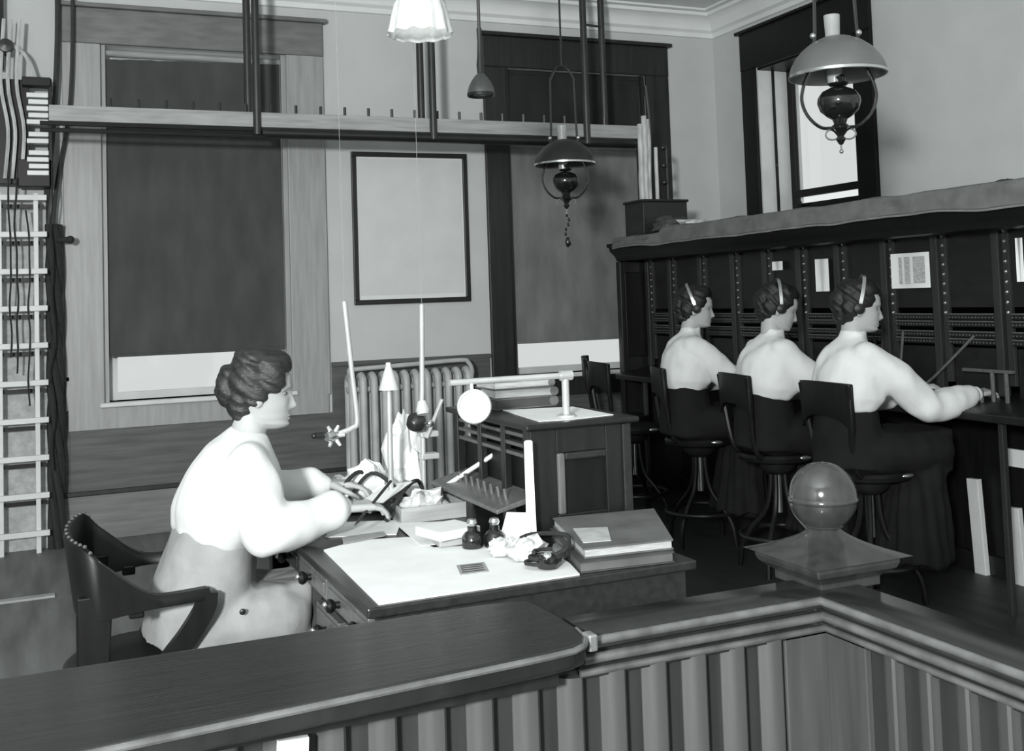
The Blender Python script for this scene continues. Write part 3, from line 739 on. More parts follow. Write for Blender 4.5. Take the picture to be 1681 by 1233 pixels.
tag(la, 'large oil lamp with pale domed tin shade hanging before the right window', 'lamp', 'hanging oil lamps')
lb = copy_tree(la)
lb.location = (2.83, 5.72, 2.236); lb.rotation_euler = (0, 0, -.35)
lb['label'] = 'smaller-looking oil lamp with dark domed shade hanging in front of the overhead runway'
for ch in lb.children:
    if ch.name.startswith('shade'): 
        ch.data = ch.data.copy(); ch.data.materials[0] = M['tin_dark']; ch.name = 'shade'
    if ch.name.startswith('bail_arm'): pass
# chain and counterweight below the far lamp
mb = MB()
for k in range(7): mb.sphere((.012*sin(k*1.3), 0, -.30-.028*k), (.008, .008, .012), 8, 6)
mb.build('pull_chain', 'font', lb, world=False, smooth=True)
MB().sphere((0, 0, -.46), (.016, .016, .03)).build('chain_weight', 'font', lb, world=False, smooth=True)
# electric pendants
r = root('pendant_lamp', 'white scalloped milk-glass pendant shade hanging at the top of the picture', 'lamp', (1.124, 3.285, 2.312))
rings = []
N = 64
for (rr, z, am) in ((.022, .165, 0), (.034, .158, 0), (.064, .135, .001), (.083, .10, .002), (.094, .06, .002), (.099, .03, .003), (.104, .006, .005), (.101, .008, .005), (.094, .032, .003), (.088, .062, .002), (.067, .10, .002), (.047, .132, 0), (.020, .155, 0)):
    rings.append([Vector(((rr+am*cos(j*2*pi*12/N))*cos(2*pi*j/N), (rr+am*cos(j*2*pi*12/N))*sin(2*pi*j/N), z+am*.7*cos(j*2*pi*12/N))) for j in range(N)])
MB().loft(rings, caps=False).build('shade', 'milk_glass', r, world=False, smooth=True)
MB().lathe([(.0, .14), (.020, .145), (.022, .20), (.012, .22), (.0, .222)], (0, 0, 0), 16).build('socket', 'brass', r, world=False, smooth=True)
MB().tube([(0, 0, .21), (0, 0, ZC-2.312)], .006, 8).build('cord', 'rope', r, world=False)
MB().sphere((0, 0, .092), (.03, .03, .045)).build('bulb', 'lit_bulb', r, world=False, smooth=True)
r = root('pendant_lamp', 'small bell-shaped pendant shade on a thin rod left of the dark window head', 'lamp', (1.85, 4.575, 2.40))
MB().lathe([(.062, -.01), (.064, .0), (.056, .03), (.044, .055), (.030, .075), (.016, .09), (.012, .088), (.028, .07), (.041, .051), (.052, .027), (.059, -.002)], (0, 0, 0), 28, caps=False).build('shade', 'tin', r, world=False, smooth=True)
MB().lathe([(.056, -.012), (.0625, -.014), (.0645, -.002), (.062, .004)], (0, 0, 0), 28, caps=False).build('rim', 'iron', r, world=False, smooth=True)
MB().lathe([(.0, .08), (.014, .085), (.017, .13), (.013, .17), (.010, .24), (.012, .30), (.0, .302)], (0, 0, 0), 14).build('socket', 'pipe', r, world=False, smooth=True)
MB().tube([(0, 0, .29), (-.0, 0, ZC-2.40)], .008, 8).build('rod', 'pipe', r, world=False)
MB().sphere((0, 0, .03), (.022, .022, .035)).build('bulb', 'pipe', r, world=False, smooth=True)

# ------------------------------------------------------------------ desk
DZ = .76
r = desk = root('desk', 'dark wooden operator desk with drawers, covered with white paper', 'desk', (1.12, 3.2, 0))
DX0, DX1, DY0, DY1 = .70, 1.58, 2.505, 3.92
B((DX0-.015, DY0-.01, .735), (DX1, DY1, DZ)).build('top', 'desk', r, bevel=.005)
B((DX0+.01, DY0+.015, .655), (DX1-.02, DY0+.04, .735)).build('apron', 'desk', r, bevel=.003)
B((DX1-.04, DY0+.03, .60), (DX1-.02, DY1-.02, .735)).build('apron', 'desk', r)
B((DX0+.03, DY1-.04, .60), (DX1-.02, DY1-.02, .735)).build('apron', 'desk', r)
B((DX0+.012, DY0+.02, .650), (DX0+.03, DY1-.02, .735)).build('drawer_rail', 'dark_wood', r)
def drawer(x, y0, y1, z0, z1, knobs, m='walnut'):
    d = B((x-.014, y0, z0), (x+.02, y1, z1)).box((x-.018, y0+.012, z0+.012), (x-.013, y1-.012, z1-.012)).build('drawer', m, r, bevel=.003)
    for yk in knobs:
        MB().lathe([(.0, -.005), (.010, 0), (.008, .012), (.016, .020), (.019, .028), (.014, .036), (0, .039)], (x-.016, yk, (z0+z1)/2), 16, (-1, 0, 0)).build('knob', 'ebony', d, smooth=True)
        MB().sphere((x-.055, yk, (z0+z1)/2+.004), .008).build('knob_tip', 'nickel', d, smooth=True)
drawer(DX0+.008, DY0+.02, 2.92, .672, .728, (2.56, 2.78))
drawer(DX0+.008, 2.94, 3.26, .672, .728, (3.10,))
drawer(DX0+.008, 3.28, DY1-.02, .672, .728, (3.39, 3.70), 'desk')
# pedestal with drawers, between the two knee holes
B((DX0+.05, 2.94, 0.05), (DX0+.42, 3.24, .655)).build('pedestal', 'dark_wood', r, bevel=.003)
for z0, z1 in ((.50, .60), (.385, .485), (.26, .37), (.12, .245)):
    drawer(DX0+.045, 2.96, 3.22, z0, z1, (3.09,))
for x, y in ((DX0+.05, DY0+.05), (DX1-.06, DY0+.05), (DX0+.05, DY1-.06), (DX1-.06, DY1-.06)):
    B((x-.03, y-.03, 0), (x+.03, y+.03, .735)).build('leg', 'dark_wood', r, bevel=.004)
B((DX1-.30, DY0+.05, .05), (DX1-.03, DY1-.05, .655)).build('pedestal', 'dark_wood', r, bevel=.003)
# white paper blotter
o = MB().prism([(.716, 2.510), (1.243, 2.513), (1.27, 2.62), (1.30, 2.90), (1.02, 2.99), (1.0, 3.16), (.86, 3.20), (.735, 3.13)], DZ+.0005, DZ+.004).build('desk_paper', 'paper', None)
tag(o, 'large white paper sheet spread over the near end of the desk', 'paper')
def sheet(poly, z, m, lab, name='paper_sheet', tilt=0, t=.002):
    o = MB().prism(poly, z, z+t).build(name, m, None)
    return tag(o, lab, 'paper')
sheet([(.78, 3.30), (.98, 3.22), (1.06, 3.42), (.86, 3.50)], DZ+.001, 'paper', 'loose white sheet under the hands of the desk operator')
sheet([(.99, 3.02), (1.10, 3.00), (1.17, 3.30), (1.02, 3.36)], DZ+.005, 'paper', 'white sheet lying beside the white pad in the middle of the desk')
sheet([(.80, 3.16), (.94, 3.20), (.95, 3.26), (.82, 3.25)], DZ+.006, 'card', 'grey blotting strip left of the white sheets on the desk')
o = sheet([(.975, 2.655), (1.050, 2.650), (1.075, 2.745), (1.0, 2.752)], DZ+.0045, 'card', 'small grey printed card lying on the white desk paper', 'calling_card')
g = MB()
for q in range(4): g.prism([(.985+.006*q, 2.668+.02*q), (1.045+.006*q, 2.664+.02*q), (1.047+.006*q, 2.672+.02*q), (.987+.006*q, 2.676+.02*q)], DZ+.0065, DZ+.0072)
g.build('printed_lines', 'book_dark', o, world=False)
# paper pad on its dark stand
r = root('paper_pad', 'thick white pad of slips on a small block in the middle of the desk', 'pad', (1.08, 3.02, DZ))
B((1.03, 2.97, DZ+.005), (1.11, 3.05, DZ+.03)).build('block', 'wood_pale', r, bevel=.003)
B((1.00, 2.945, DZ+.03), (1.14, 3.075, DZ+.055), Matrix.Rotation(.25, 3, 'Z')).build('slips', 'paper', r, bevel=.003)
for x, y, s_, lab in ((1.115, 2.93, 1, 'squat black ink bottle with shiny stopper behind the white desk paper, left of the pair'), (1.175, 2.91, .9, 'squat black ink bottle with shiny stopper behind the white desk paper, right of the pair')):
    r = root('ink_bottle', lab, 'bottle', (x, y, DZ+.001), 'ink bottles')
    MB().lathe([(0, 0), (.028, 0), (.030, .006), (.030, .035), (.022, .045), (.014, .05), (.014, .062), (.0, .063)], (0, 0, 0), 20).build('body', 'font', r, world=False, smooth=True)
    MB().lathe([(.0, .062), (.012, .063), (.016, .072), (.012, .082), (0, .085)], (0, 0, 0), 14).build('stopper', 'nickel', r, world=False, smooth=True)
# switch cabinet on the desk
r = root('switch_cabinet', 'dark panelled telephone switch cabinet standing on the right side of the desk', 'cabinet', (1.48, 3.25, DZ))
CX0, CX1, CY0, CY1, CZ = 1.315, 1.65, 2.955, 3.60, 1.075
mb = B((CX0+.06, CY1-.02, DZ+.001), (CX1, CY1, CZ)).box((CX1-.02, CY0, DZ+.001), (CX1, CY1, CZ)).box((CX0+.07, CY0+.02, DZ+.001), (CX0+.085, CY1, CZ))
mb.build('carcass', 'ebony', r)
# side facing the room: frame and raised moulding
for lo, hi in (((CX0, CY0, DZ+.001), (CX0+.085, CY0+.025, CZ)), ((CX1-.085, CY0, DZ+.001), (CX1, CY0+.025, CZ)), ((CX0+.085, CY0, CZ-.075), (CX1-.085, CY0+.025, CZ)), ((CX0+.085, CY0, DZ+.001), (CX1-.085, CY0+.025, DZ+.06))):
    B(lo, hi).build('side_frame', 'dark_wood', r, bevel=.003)
B((CX0+.085, CY0+.012, DZ+.06), (CX1-.085, CY0+.022, CZ-.075)).build('side_panel', 'ebony', r)
B((CX0+.085, CY0-.006, DZ+.06), (CX0+.110, CY0+.014, CZ-.075)).build('panel_moulding', 'walnut', r, bevel=.006)
B((CX0+.110, CY0-.006, CZ-.098), (CX1-.085, CY0+.014, CZ-.075)).build('panel_moulding', 'desk', r, bevel=.006)
B((CX1-.03, CY0-.008, DZ+.001), (CX1-.0, CY0, CZ)).build('corner_strip', 'desk', r, bevel=.004)
MB().box((CX0-.025, CY0-.03, CZ), (CX1+.02, CY1+.02, CZ+.018)).build('top', 'dark_wood', r, bevel=.006)
# switch face towards the operator: posts, shelves and key shelf
for y in (CY0+.025, CY0+.20, CY0+.40, CY1-.03):
    B((CX0, y, DZ+.02), (CX0+.025, y+.03, CZ)).build('face_post', 'dark_wood', r, bevel=.003)
for z in (CZ-.06, CZ-.03, CZ-.09):
    B((CX0+.005, CY0+.06, z), (CX0+.03, CY1-.03, z+.012)).build('jack_strip', 'strip', r, bevel=.002)
B((CX0+.03, CY0+.03, DZ+.10), (CX0+.06, CY1-.02, CZ-.09)).build('switch_face', 'ebony', r)
MB().loft([[Vector((CX0-.10, y, DZ+.075)), Vector((CX0-.10, y, DZ+.088)), Vector((CX0+.04, y, DZ+.125)), Vector((CX0+.04, y, DZ+.105))] for y in (CY0+.03, CY1-.02)]).build('key_shelf', 'walnut', r, bevel=.003)
for y in (CY0+.05, CY1-.06):
    B((CX0-.06, y, DZ+.001), (CX0-.03, y+.025, DZ+.09)).build('shelf_leg', 'dark_wood', r)
for q in range(8):
    yy = CY0+.10+q*.055
    MB().tube([(CX0-.04, yy, DZ+.10), (CX0-.045, yy, DZ+.135)], .006, 6).build('key', 'strip', r)
# nickel bracket arm on the cabinet, carrying a round white disc
r = root('bracket_arm', 'nickel tube bracket standing on the switch cabinet', 'bracket', (1.478, 3.04, CZ+.018))
MB().lathe([(0, 0), (.032, 0), (.030, .008), (.018, .012), (0, .013)], (1.478, 3.04, CZ+.018), 20).build('flange', 'light_pipe', r, smooth=True)
MB().tube([(1.478, 3.04, CZ+.02), (1.478, 3.04, 1.222)], .0115, 12).build('post', 'light_pipe', r, smooth=True)
MB().tube([(1.10, 3.04, 1.222), (1.492, 3.04, 1.222)], .0095, 12).build('arm', 'light_pipe', r, smooth=True)
MB().tube([(1.462, 3.04, 1.222), (1.50, 3.04, 1.222)], .016, 12).build('elbow', 'light_pipe', r, smooth=True)
r = root('round_disc', 'round white disc with a pale rim hanging under the bracket arm', 'disc', (1.168, 3.035, 1.15))
dirn = Vector((-.36, -.93, .04)).normalized()
MB().lathe([(0, -.012), (.044, -.012), (.0495, -.006), (.051, .004), (.047, .010), (.042, .006), (.030, .010), (0, .013)], (1.168, 3.02, 1.150), 40, dirn).build('face', 'white_enamel', r, smooth=True)
MB().lathe([(.0435, .009), (.047, .013), (.051, .006), (.0505, -.004), (.046, -.012), (.043, -.012)], (1.168, 3.02, 1.150), 40, dirn, caps=False).build('rim', 'stone_white', r, smooth=True)
MB().tube([(1.168, 3.036, 1.19), (1.168, 3.038, 1.222)], .006, 8).build('hook', 'light_pipe', r)
# paper and ledgers on the cabinet top
sheet([(1.36, 2.99), (1.455, 2.97), (1.62, 3.00), (1.63, 3.30), (1.40, 3.36)], CZ+.0185, 'paper', 'white papers lying on top of the switch cabinet')
led = None
for k, (dx, a, m, t_) in enumerate(((0, .05, 'book_dark', .035), (.006, -.06, 'page_edge', .03), (-.006, .04, 'page_edge', .026))):
    z0 = CZ+.019+sum((.035, .03, .026)[:k])+.001*k
    r = root('ledger', ('dark ledger at the bottom of the stack on the switch cabinet', 'grey ledger in the middle of the stack on the switch cabinet', 'grey ledger on top of the stack on the switch cabinet')[k], 'book', (1.49+dx, 3.46, z0), 'ledgers stacked on the switch cabinet', a)
    B((-.11, -.08, 0), (.11, .08, .003)).box((-.11, -.08, t_-.003), (.11, .08, t_)).build('cover', 'book_cloth', r, world=False)
    B((-.104, -.076, .003), (.106, .076, t_-.003)).build('pages', m, r, world=False)
    MB().tube([(.108, -.08, t_/2), (.108, .08, t_/2)], t_/2, 10).build('spine', 'book_cloth', r, world=False, smooth=True)
# white paper roll at the cabinet corner
r = root('paper_roll', 'tall white paper roll standing upright at the near corner of the switch cabinet', 'roll', (1.285, 2.90, DZ+.005))
MB().lathe([(.013, 0), (.0138, .005), (.013, .285), (.010, .288), (.009, .27), (0, .268)], (1.285, 2.90, DZ+.005), 20).build('tube', 'paper', r, smooth=True)
MB().tube([(1.294-.0005*i, 2.886, DZ+.006+i*.0285) for i in range(11)], .0018, 5).build('loose_edge', 'paper', r)
# big books in front of the cabinet
bookpoly = [(1.25, 2.525), (1.515, 2.500), (1.690, 2.925), (1.36, 2.935)]
def shrink(p, d):
    cx = sum(a for a, b in p)/4; cy = sum(b for a, b in p)/4
    return [(cx+(a-cx)*(1-d), cy+(b-cy)*(1-d)) for a, b in p]
r = root('large_book', 'large flat dark bound book underneath another on the right end of the desk', 'book', (1.45, 2.72, DZ+.001), 'large flat books')
MB().prism(bookpoly, DZ+.001, DZ+.004).prism(bookpoly, DZ+.026, DZ+.029).build('cover', 'book_dark', r)
MB().prism(shrink(bookpoly, .03), DZ+.004, DZ+.026).build('pages', 'book_cloth', r)
bp2 = [(1.275, 2.548), (1.525, 2.520), (1.695, 2.905), (1.375, 2.945)]
r = root('large_book', 'large grey clothbound book lying uppermost on the right end of the desk', 'book', (1.45, 2.72, DZ+.030), 'large flat books')
MB().prism(bp2, DZ+.030, DZ+.033).prism(bp2, DZ+.052, DZ+.056).build('cover', 'book_cloth', r)
MB().prism(shrink(bp2, .03), DZ+.033, DZ+.052).build('pages', 'page_edge', r)
sheet([(1.30, 2.60), (1.375, 2.585), (1.445, 2.735), (1.355, 2.77)], DZ+.057, 'paper_grey', 'pale note sheet lying on the left edge of the uppermost large book')
# headset coil in front of the books
r = root('desk_headset', 'dark headset with shiny receiver lying on the near edge of the desk paper', 'headset', (1.20, 2.63, DZ+.005))
MB().lathe([(0, 0), (.026, .002), (.030, .012), (.026, .030), (.014, .036), (0, .034)], (1.195, 2.60, DZ+.006), 20).build('receiver', 'font', r, smooth=True)
MB().lathe([(0, 0), (.012, .0), (.010, .006), (0, .008)], (1.190, 2.588, DZ+.040), 14, (-.3, -.6, .7)).build('receiver_cap', 'nickel', r, smooth=True)
MB().tube(smoothpath([(1.195, 2.60, DZ+.03), (1.25, 2.60, DZ+.05), (1.285, 2.66, DZ+.066), (1.27, 2.72, DZ+.064), (1.24, 2.80, DZ+.05), (1.235, 2.86, DZ+.03)], 6), .006, 8).build('band', 'rope', r, smooth=True)
MB().tube([(1.185+.045*cos(t*.62)+.004*t*.3, 2.625+.04*sin(t*.62), DZ+.012+.0012*t) for t in range(26)], .0055, 6).build('cord_coil', 'rope', r, smooth=True)
MB().lathe([(0, 0), (.018, .0), (.024, .014), (.012, .022), (0, .022)], (1.24, 2.635, DZ+.03), 16, (.3, -.5, .6)).build('mouthpiece', 'strip', r, smooth=True)
crumple('crumpled_paper', (1.20, 2.74, DZ+.006), (.06, .05, .035), 'scrap', 'crumpled grey paper lying behind the headset', 'paper', 11)
crumple('crumpled_paper', (1.16, 2.80, DZ+.006), (.045, .04, .03), 'scrap', 'smaller crumpled paper between the ink bottles and the paper roll', 'paper', 14)
o = MB().prism([(1.18, 2.88), (1.255, 2.84), (1.285, 2.87), (1.21, 2.925)], DZ+.006, DZ+.0075).add([(1.18, 2.90, DZ+.008), (1.255, 2.86, DZ+.008), (1.30, 2.905, DZ+.085), (1.225, 2.935, DZ+.09), (1.181, 2.902, DZ+.008), (1.256, 2.862, DZ+.008), (1.301, 2.907, DZ+.085), (1.226, 2.937, DZ+.09)], [(0,1,2,3), (4,7,6,5), (0,4,5,1), (1,5,6,2), (2,6,7,3), (3,7,4,0)]).build('folded_note', 'paper', None)
tag(o, 'folded white note leaning against the switch cabinet beside the paper roll', 'paper')
# tray of papers and clutter under the hands
r = root('paper_tray', 'shallow pale tray heaped with papers at the foot of the diagonal rod', 'tray', (1.14, 3.45, DZ+.001))
for lo, hi in (((1.04, 3.36, DZ+.001), (1.26, 3.56, DZ+.008)), ((1.04, 3.36, DZ+.008), (1.26, 3.366, DZ+.05)), ((1.04, 3.554, DZ+.008), (1.26, 3.56, DZ+.05)), ((1.04, 3.366, DZ+.008), (1.046, 3.554, DZ+.05)), ((1.254, 3.366, DZ+.008), (1.26, 3.554, DZ+.05))):
    B(lo, hi).build('tray_side', 'wood_pale', r)
crumple('crumpled_paper', (1.14, 3.45, DZ+.012), (.08, .07, .05), 'scrap', 'crumpled papers heaped inside the shallow tray', 'paper', 21)
crumple('crumpled_paper', (1.02, 3.66, DZ+.002), (.10, .08, .10), 'paper', 'large crumpled white paper beyond the hands of the desk operator', 'paper', 23)
crumple('crumpled_paper', (.93, 3.72, DZ+.002), (.10, .10, .07), 'scrap', 'wide crumpled heap at the far left of the desk', 'paper', 28)
crumple('crumpled_paper', (1.17, 3.72, DZ+.002), (.07, .07, .16), 'paper', 'upright crumpled white paper beside the instrument stand', 'paper', 31, .8)
# instrument stand and rods
r = root('instrument_stand', 'upright nickel stand with two clamps and a diagonal white rod on the desk', 'stand', (1.19, 3.58, DZ+.001))
MB().lathe([(0, 0), (.05, 0), (.048, .01), (.02, .018), (0, .02)], (1.19, 3.58, DZ+.001), 24).build('foot', 'iron', r, smooth=True)
MB().tube([(1.19, 3.58, DZ+.01), (1.195, 3.58, 1.12)], .009, 10).build('post', 'light_pipe', r, smooth=True)
for z in (.925, 1.0): B((1.18, 3.56, z), (1.245, 3.60, z+.02)).build('clamp', 'light_pipe', r, bevel=.004)
MB().tube([(1.195, 3.55, .80), (1.36, 3.32, .965)], .008, 10).build('diagonal_rod', 'white_paint', r, smooth=True)
MB().tube([(1.20, 3.56, 1.0), (1.245, 3.52, 1.13)], .007, 8).build('short_rod', 'light_pipe', r, smooth=True)
MB().lathe([(.0, 0), (.03, .0), (.035, .02), (.02, .045), (.012, .05), (0, .05)], (1.17, 3.55, 1.06), 18, (-.7, -.5, -.2)).build('transmitter', 'iron', r, smooth=True)
MB().sphere((1.205, 3.54, 1.05), .014).build('terminal_screw', 'nickel', r, smooth=True)
def hung(name, lab, tp, bt, tail, seedv):
    r = root(name, lab, 'transmitter', bt)
    MB().tube([(tp[0]-.01, tp[1], ZC), tp], .0006, 5).build('cord', 'card', r)
    MB().tube(smoothpath([tp, (tp[0]*.4+bt[0]*.6, bt[1], tp[2]*.4+bt[2]*.6), bt]+tail, 5), .0085, 10).build('rod', 'light_pipe', r, smooth=True)
    return r
r = hung('suspended_transmitter', 'pale hanging rod with a star-shaped transmitter beside the face of the desk operator', (.909, 3.5, 1.472), (.942, 3.5, 1.085), [(.925, 3.5, 1.060), (.88, 3.5, 1.045)], 1)
for k in range(6):
    a = k*pi/3
    MB().tube([(.862, 3.50, 1.040), (.862+.036*cos(a), 3.49+.01*sin(a), 1.040+.036*sin(a))], [.010, .005], 8).build('arm_tip', 'light_pipe', r, smooth=True)
MB().lathe([(0, 0), (.016, .0), (.020, .012), (.014, .030), (0, .032)], (.862, 3.49, 1.040), 16, (-.9, -.4, 0)).build('mouthpiece', 'nickel', r, smooth=True)
MB().tube([(.86, 3.5, 1.04), (.80, 3.49, 1.045)], .011, 8).sphere((.797, 3.49, 1.045), .010).build('stem', 'iron', r, smooth=True)
r = hung('suspended_transmitter', 'thin straight pale hanging rod in front of the radiator', (1.175, 3.5, 1.453), (1.168, 3.5, 1.17), [(1.166, 3.5, 1.13)], 2)
MB().lathe([(0, 0), (.014, .0), (.024, .03), (.02, .045), (0, .04)], (1.166, 3.5, 1.13), 16, (0, -.3, -1)).build('mouthpiece', 'radiator', r, smooth=True)
r = root('desk_lamp', 'small white bell shade on a slim stem in front of the radiator', 'lamp', (1.05, 3.5, DZ+.001))
MB().lathe([(0, 0), (.035, 0), (.033, .008), (.01, .014), (0, .015)], (1.05, 3.5, DZ+.001), 20).build('foot', 'iron', r, smooth=True)
MB().tube([(1.05, 3.5, DZ+.01), (1.053, 3.5, 1.19)], .009, 10).build('stem', 'light_pipe', r, smooth=True)
MB().lathe([(.0, .088), (.008, .09), (.010, .075), (.016, .06), (.028, .02), (.033, 0), (.030, .0), (.02, .03), (0, .05)], (1.053, 3.5, 1.175), 24, caps=False).build('shade', 'white_enamel', r, smooth=True)
# wires among the clutter
for k, (pts, lab) in enumerate((([(.92, 3.60, .80), (1.0, 3.55, .90), (1.08, 3.50, .84), (1.12, 3.48, .80)], 'dark looped wire over the papers beyond the hands'), ([(1.0, 3.40, .77), (1.08, 3.45, .85), (1.16, 3.55, .86), (1.19, 3.57, .80)], 'dark wire curving from the tray to the instrument stand'), ([(.86, 3.62, .78), (.90, 3.56, .86), (.97, 3.60, .90), (1.02, 3.62, .86)], 'dark wire on the crumpled heap at the far left of the desk'))):
    o = MB().tube(smoothpath(pts, 6), .007, 6).build('wire', 'rope', None, smooth=True); tag(o, lab, 'wire')

# ------------------------------------------------------------------ armchair of the desk operator
AC = Vector((.268, 3.46, 0))
r = root('office_armchair', 'dark wooden office armchair with scooped back behind the desk operator', 'chair', AC, rz=-.03)
mb = MB(); rings = []
# seat: saddle
n = 40
def seatring(k, z):
    return [Vector((k*(.235*cos(a)*(1.0 if cos(a) > 0 else .95)), k*.245*sin(a), z+(.012*abs(sin(a))))) for a in (2*pi*j/n for j in range(n))]
MB().loft([seatring(.93, .405), seatring(1.0, .415), seatring(1.0, .440), seatring(.94, .447), seatring(.5, .436)]).build('seat', 'ebony', r, world=False, smooth=True)
path = []
for s in range(61):
    t = -1+2*s/60
    a = abs(t)
    sg = 1 if t > 0 else -1
    if a > .52:
        q = (a-.52)/.48
        x = -.125+.285*q; y = sg*(.262+.018*sin(q*pi)-.012*q); 
    else:
        ph = a/.52*pi/2
        x = -.125-.055*cos(ph); y = sg*.262*sin(ph)
    k = max(0, min(1, (.80-a)/.42)); k = k*k*(3-2*k)
    zt = .685+.150*k
    zb = .655-.03*k
    wd = .050*(1-k)+.024*k
    path.append((x, y, zb, zt, wd, k))
rings = []
for i, (x, y, zb, zt, wd, k) in enumerate(path):
    p0 = path[max(0, i-1)]; p1 = path[min(60, i+1)]
    d = Vector((p1[0]-p0[0], p1[1]-p0[1], 0)).normalized(); nn = Vector((-d.y, d.x, 0))   # towards the sitter or away
    c = Vector((x, y, 0)); outw = c.normalized() if c.length > 0 else nn
    if nn.dot(outw) < 0: nn = -nn
    lean = .025*k
    rings.append([c-nn*wd*.5+Vector((0,0,zb)), c+nn*wd*.5+Vector((0,0,zb)), c+nn*(wd*.5+lean)+Vector((0,0,zt-.012)), c+nn*(wd*.3+lean)+Vector((0,0,zt)), c+nn*(-wd*.3+lean)+Vector((0,0,zt)), c+nn*(-wd*.5+lean)+Vector((0,0,zt-.012))])
MB().loft(rings).build('arm_and_back', 'ebony', r, world=False, smooth=True)
for s in (-1, 1):
    # arm support sweeping down and back to the seat
    L = [(.158, s*.262, .675), (.150, s*.262, .63), (.105, s*.258, .56), (.05, s*.25, .49), (.015, s*.242, .42), (.01, s*.24, .395)]
    pts = smoothpath(L, 5); rg = []
    for i, p in enumerate(pts):
        d = (pts[min(i+1, len(pts)-1)]-pts[max(i-1, 0)]).normalized(); nn = Vector((-d.z, 0, d.x)); wd = .028
        rg.append([p+nn*wd+Vector((0,-.016,0)), p+nn*wd+Vector((0,.016,0)), p-nn*wd+Vector((0,.016,0)), p-nn*wd+Vector((0,-.016,0))])
    MB().loft(rg).build('arm_support', 'ebony', r, world=False, smooth=True)
    MB().loft([[Vector((-.135+a*dx, s*.262+b*.014, zz)) for a, b in ((-1,-1), (1,-1), (1,1), (-1,1))] for dx, zz in ((.045, .70), (.040, .60), (.034, .50), (.034, .40))]).build('back_post', 'ebony', r, world=False, bevel=.004)
    o = MB().box((-.05, s*.262-.02, .63), (-.01, s*.262+.02, .66)).build('arm_bracket', 'ebony', r, world=False, bevel=.005)
mb = MB()
for k in range(5):
    y = -.16+.08*k
    mb = MB().tube([(-.145-.03*(1-(y/.2)**2), y, .43), (-.155-.02*(1-(y/.25)**2), y, .66)], .010, 8)
    mb.build('spindle', 'ebony', r, world=False, smooth=True)
tk = MB()
for i in range(14, 47, 2):
    x, y, zb, zt, wd, k = path[i]
    if k > .5:
        c = Vector((x, y, 0)); o_ = c.normalized()
        tk.sphere(c+o_*(.025*k+.004)+Vector((0,0,zt+.001)), .0055, 8, 6)
o = tk.build('studs', 'strip', r, world=False); o['kind'] = 'stuff'
MB().lathe([(0, .13), (.035, .13), (.03, .25), (.045, .36), (.10, .40), (0, .406)], (0,0,0), 20).build('pedestal', 'ebony', r, world=False, smooth=True)
for k in range(4):
    a = pi/4+k*pi/2
    MB().tube(smoothpath([(.02*cos(a), .02*sin(a), .17), (.15*cos(a), .15*sin(a), .15), (.25*cos(a), .25*sin(a), .045), (.27*cos(a), .27*sin(a), .0)], 4), [.026-.0006*i for i in range(13)], 8).build('foot', 'ebony', r, world=False, smooth=True)

# ------------------------------------------------------------------ people
def interp(tab, z):
    if z <= tab[0][0]: return tab[0][1]
    for (a, b), (c, d) in zip(tab[:-1], tab[1:]):
        if z <= c:
            t = (z-a)/(c-a); t = t*t*(3-2*t)*.5+t*.5
            return b+(d-b)*t
    return tab[-1][1]
FRONT = [(-.112, .052), (-.106, .074), (-.097, .083), (-.083, .079), (-.074, .083), (-.06, .085), (-.04, .086), (-.02, .086), (0, .085), (.02, .091), (.05, .088), (.08, .068), (.10, .040), (.115, .004)]
BACK = [(-.112, .01), (-.10, -.022), (-.085, -.05), (-.06, -.072), (-.03, -.087), (0, -.096), (.04, -.100), (.075, -.085), (.10, -.052), (.115, -.004)]
WIDE = [(-.112, .016), (-.106, .030), (-.092, .045), (-.07, .055), (-.04, .063), (0, .070), (.04, .074), (.07, .066), (.095, .042), (.108, .022), (.115, .004)]
NOSE = [(-.060, 0), (-.054, .004), (-.049, .016), (-.043, .023), (-.036, .022), (-.02, .014), (0, .006), (.018, .001), (.03, 0)]
def g(x, s): return math.exp(-(x/s)**2)
def head_mesh(mb, Mx):
    n = 96; rings = []; K = 72
    for i in range(K+1):
        z = -.112+.227*i/K
        f = interp(FRONT, z); b = interp(BACK, z); wv = interp(WIDE, z); c = (f+b)/2; a = (f-b)/2
        ring = []
        for j in range(n):
            t = 2*pi*j/n; x = c+a*cos(t); y = wv*sin(t)
            if cos(t) > 0:
                dx = interp(NOSE, z)*g(y, .0095+.004*g(z+.043, .012))
                dx -= .008*(g(y-.031, .014)+g(y+.031, .014))*g(z, .011)
                dx += .0025*(g(y-.03, .02)+g(y+.03, .02))*g(z-.02, .008)
                dx += .0055*g(y, .020)*(g(z+.069, .0055)+.9*g(z+.080, .0055)) - .002*g(y, .022)*g(z+.0745, .002)
                dx += .005*g(y, .020)*g(z+.098, .011)
                dx += .004*(g(y-.045, .018)+g(y+.045, .018))*g(z+.03, .02)
                x += dx
            ring.append(Mx @ Vector((x, y, z)))
        rings.append(ring)
    mb.loft(rings)
    for s in (-1, 1):
        rot = Mx.to_3x3()
        mb.sphere(Mx @ Vector((-.012, s*.070, -.012)), (.018, .009, .031), 12, 10, rot)
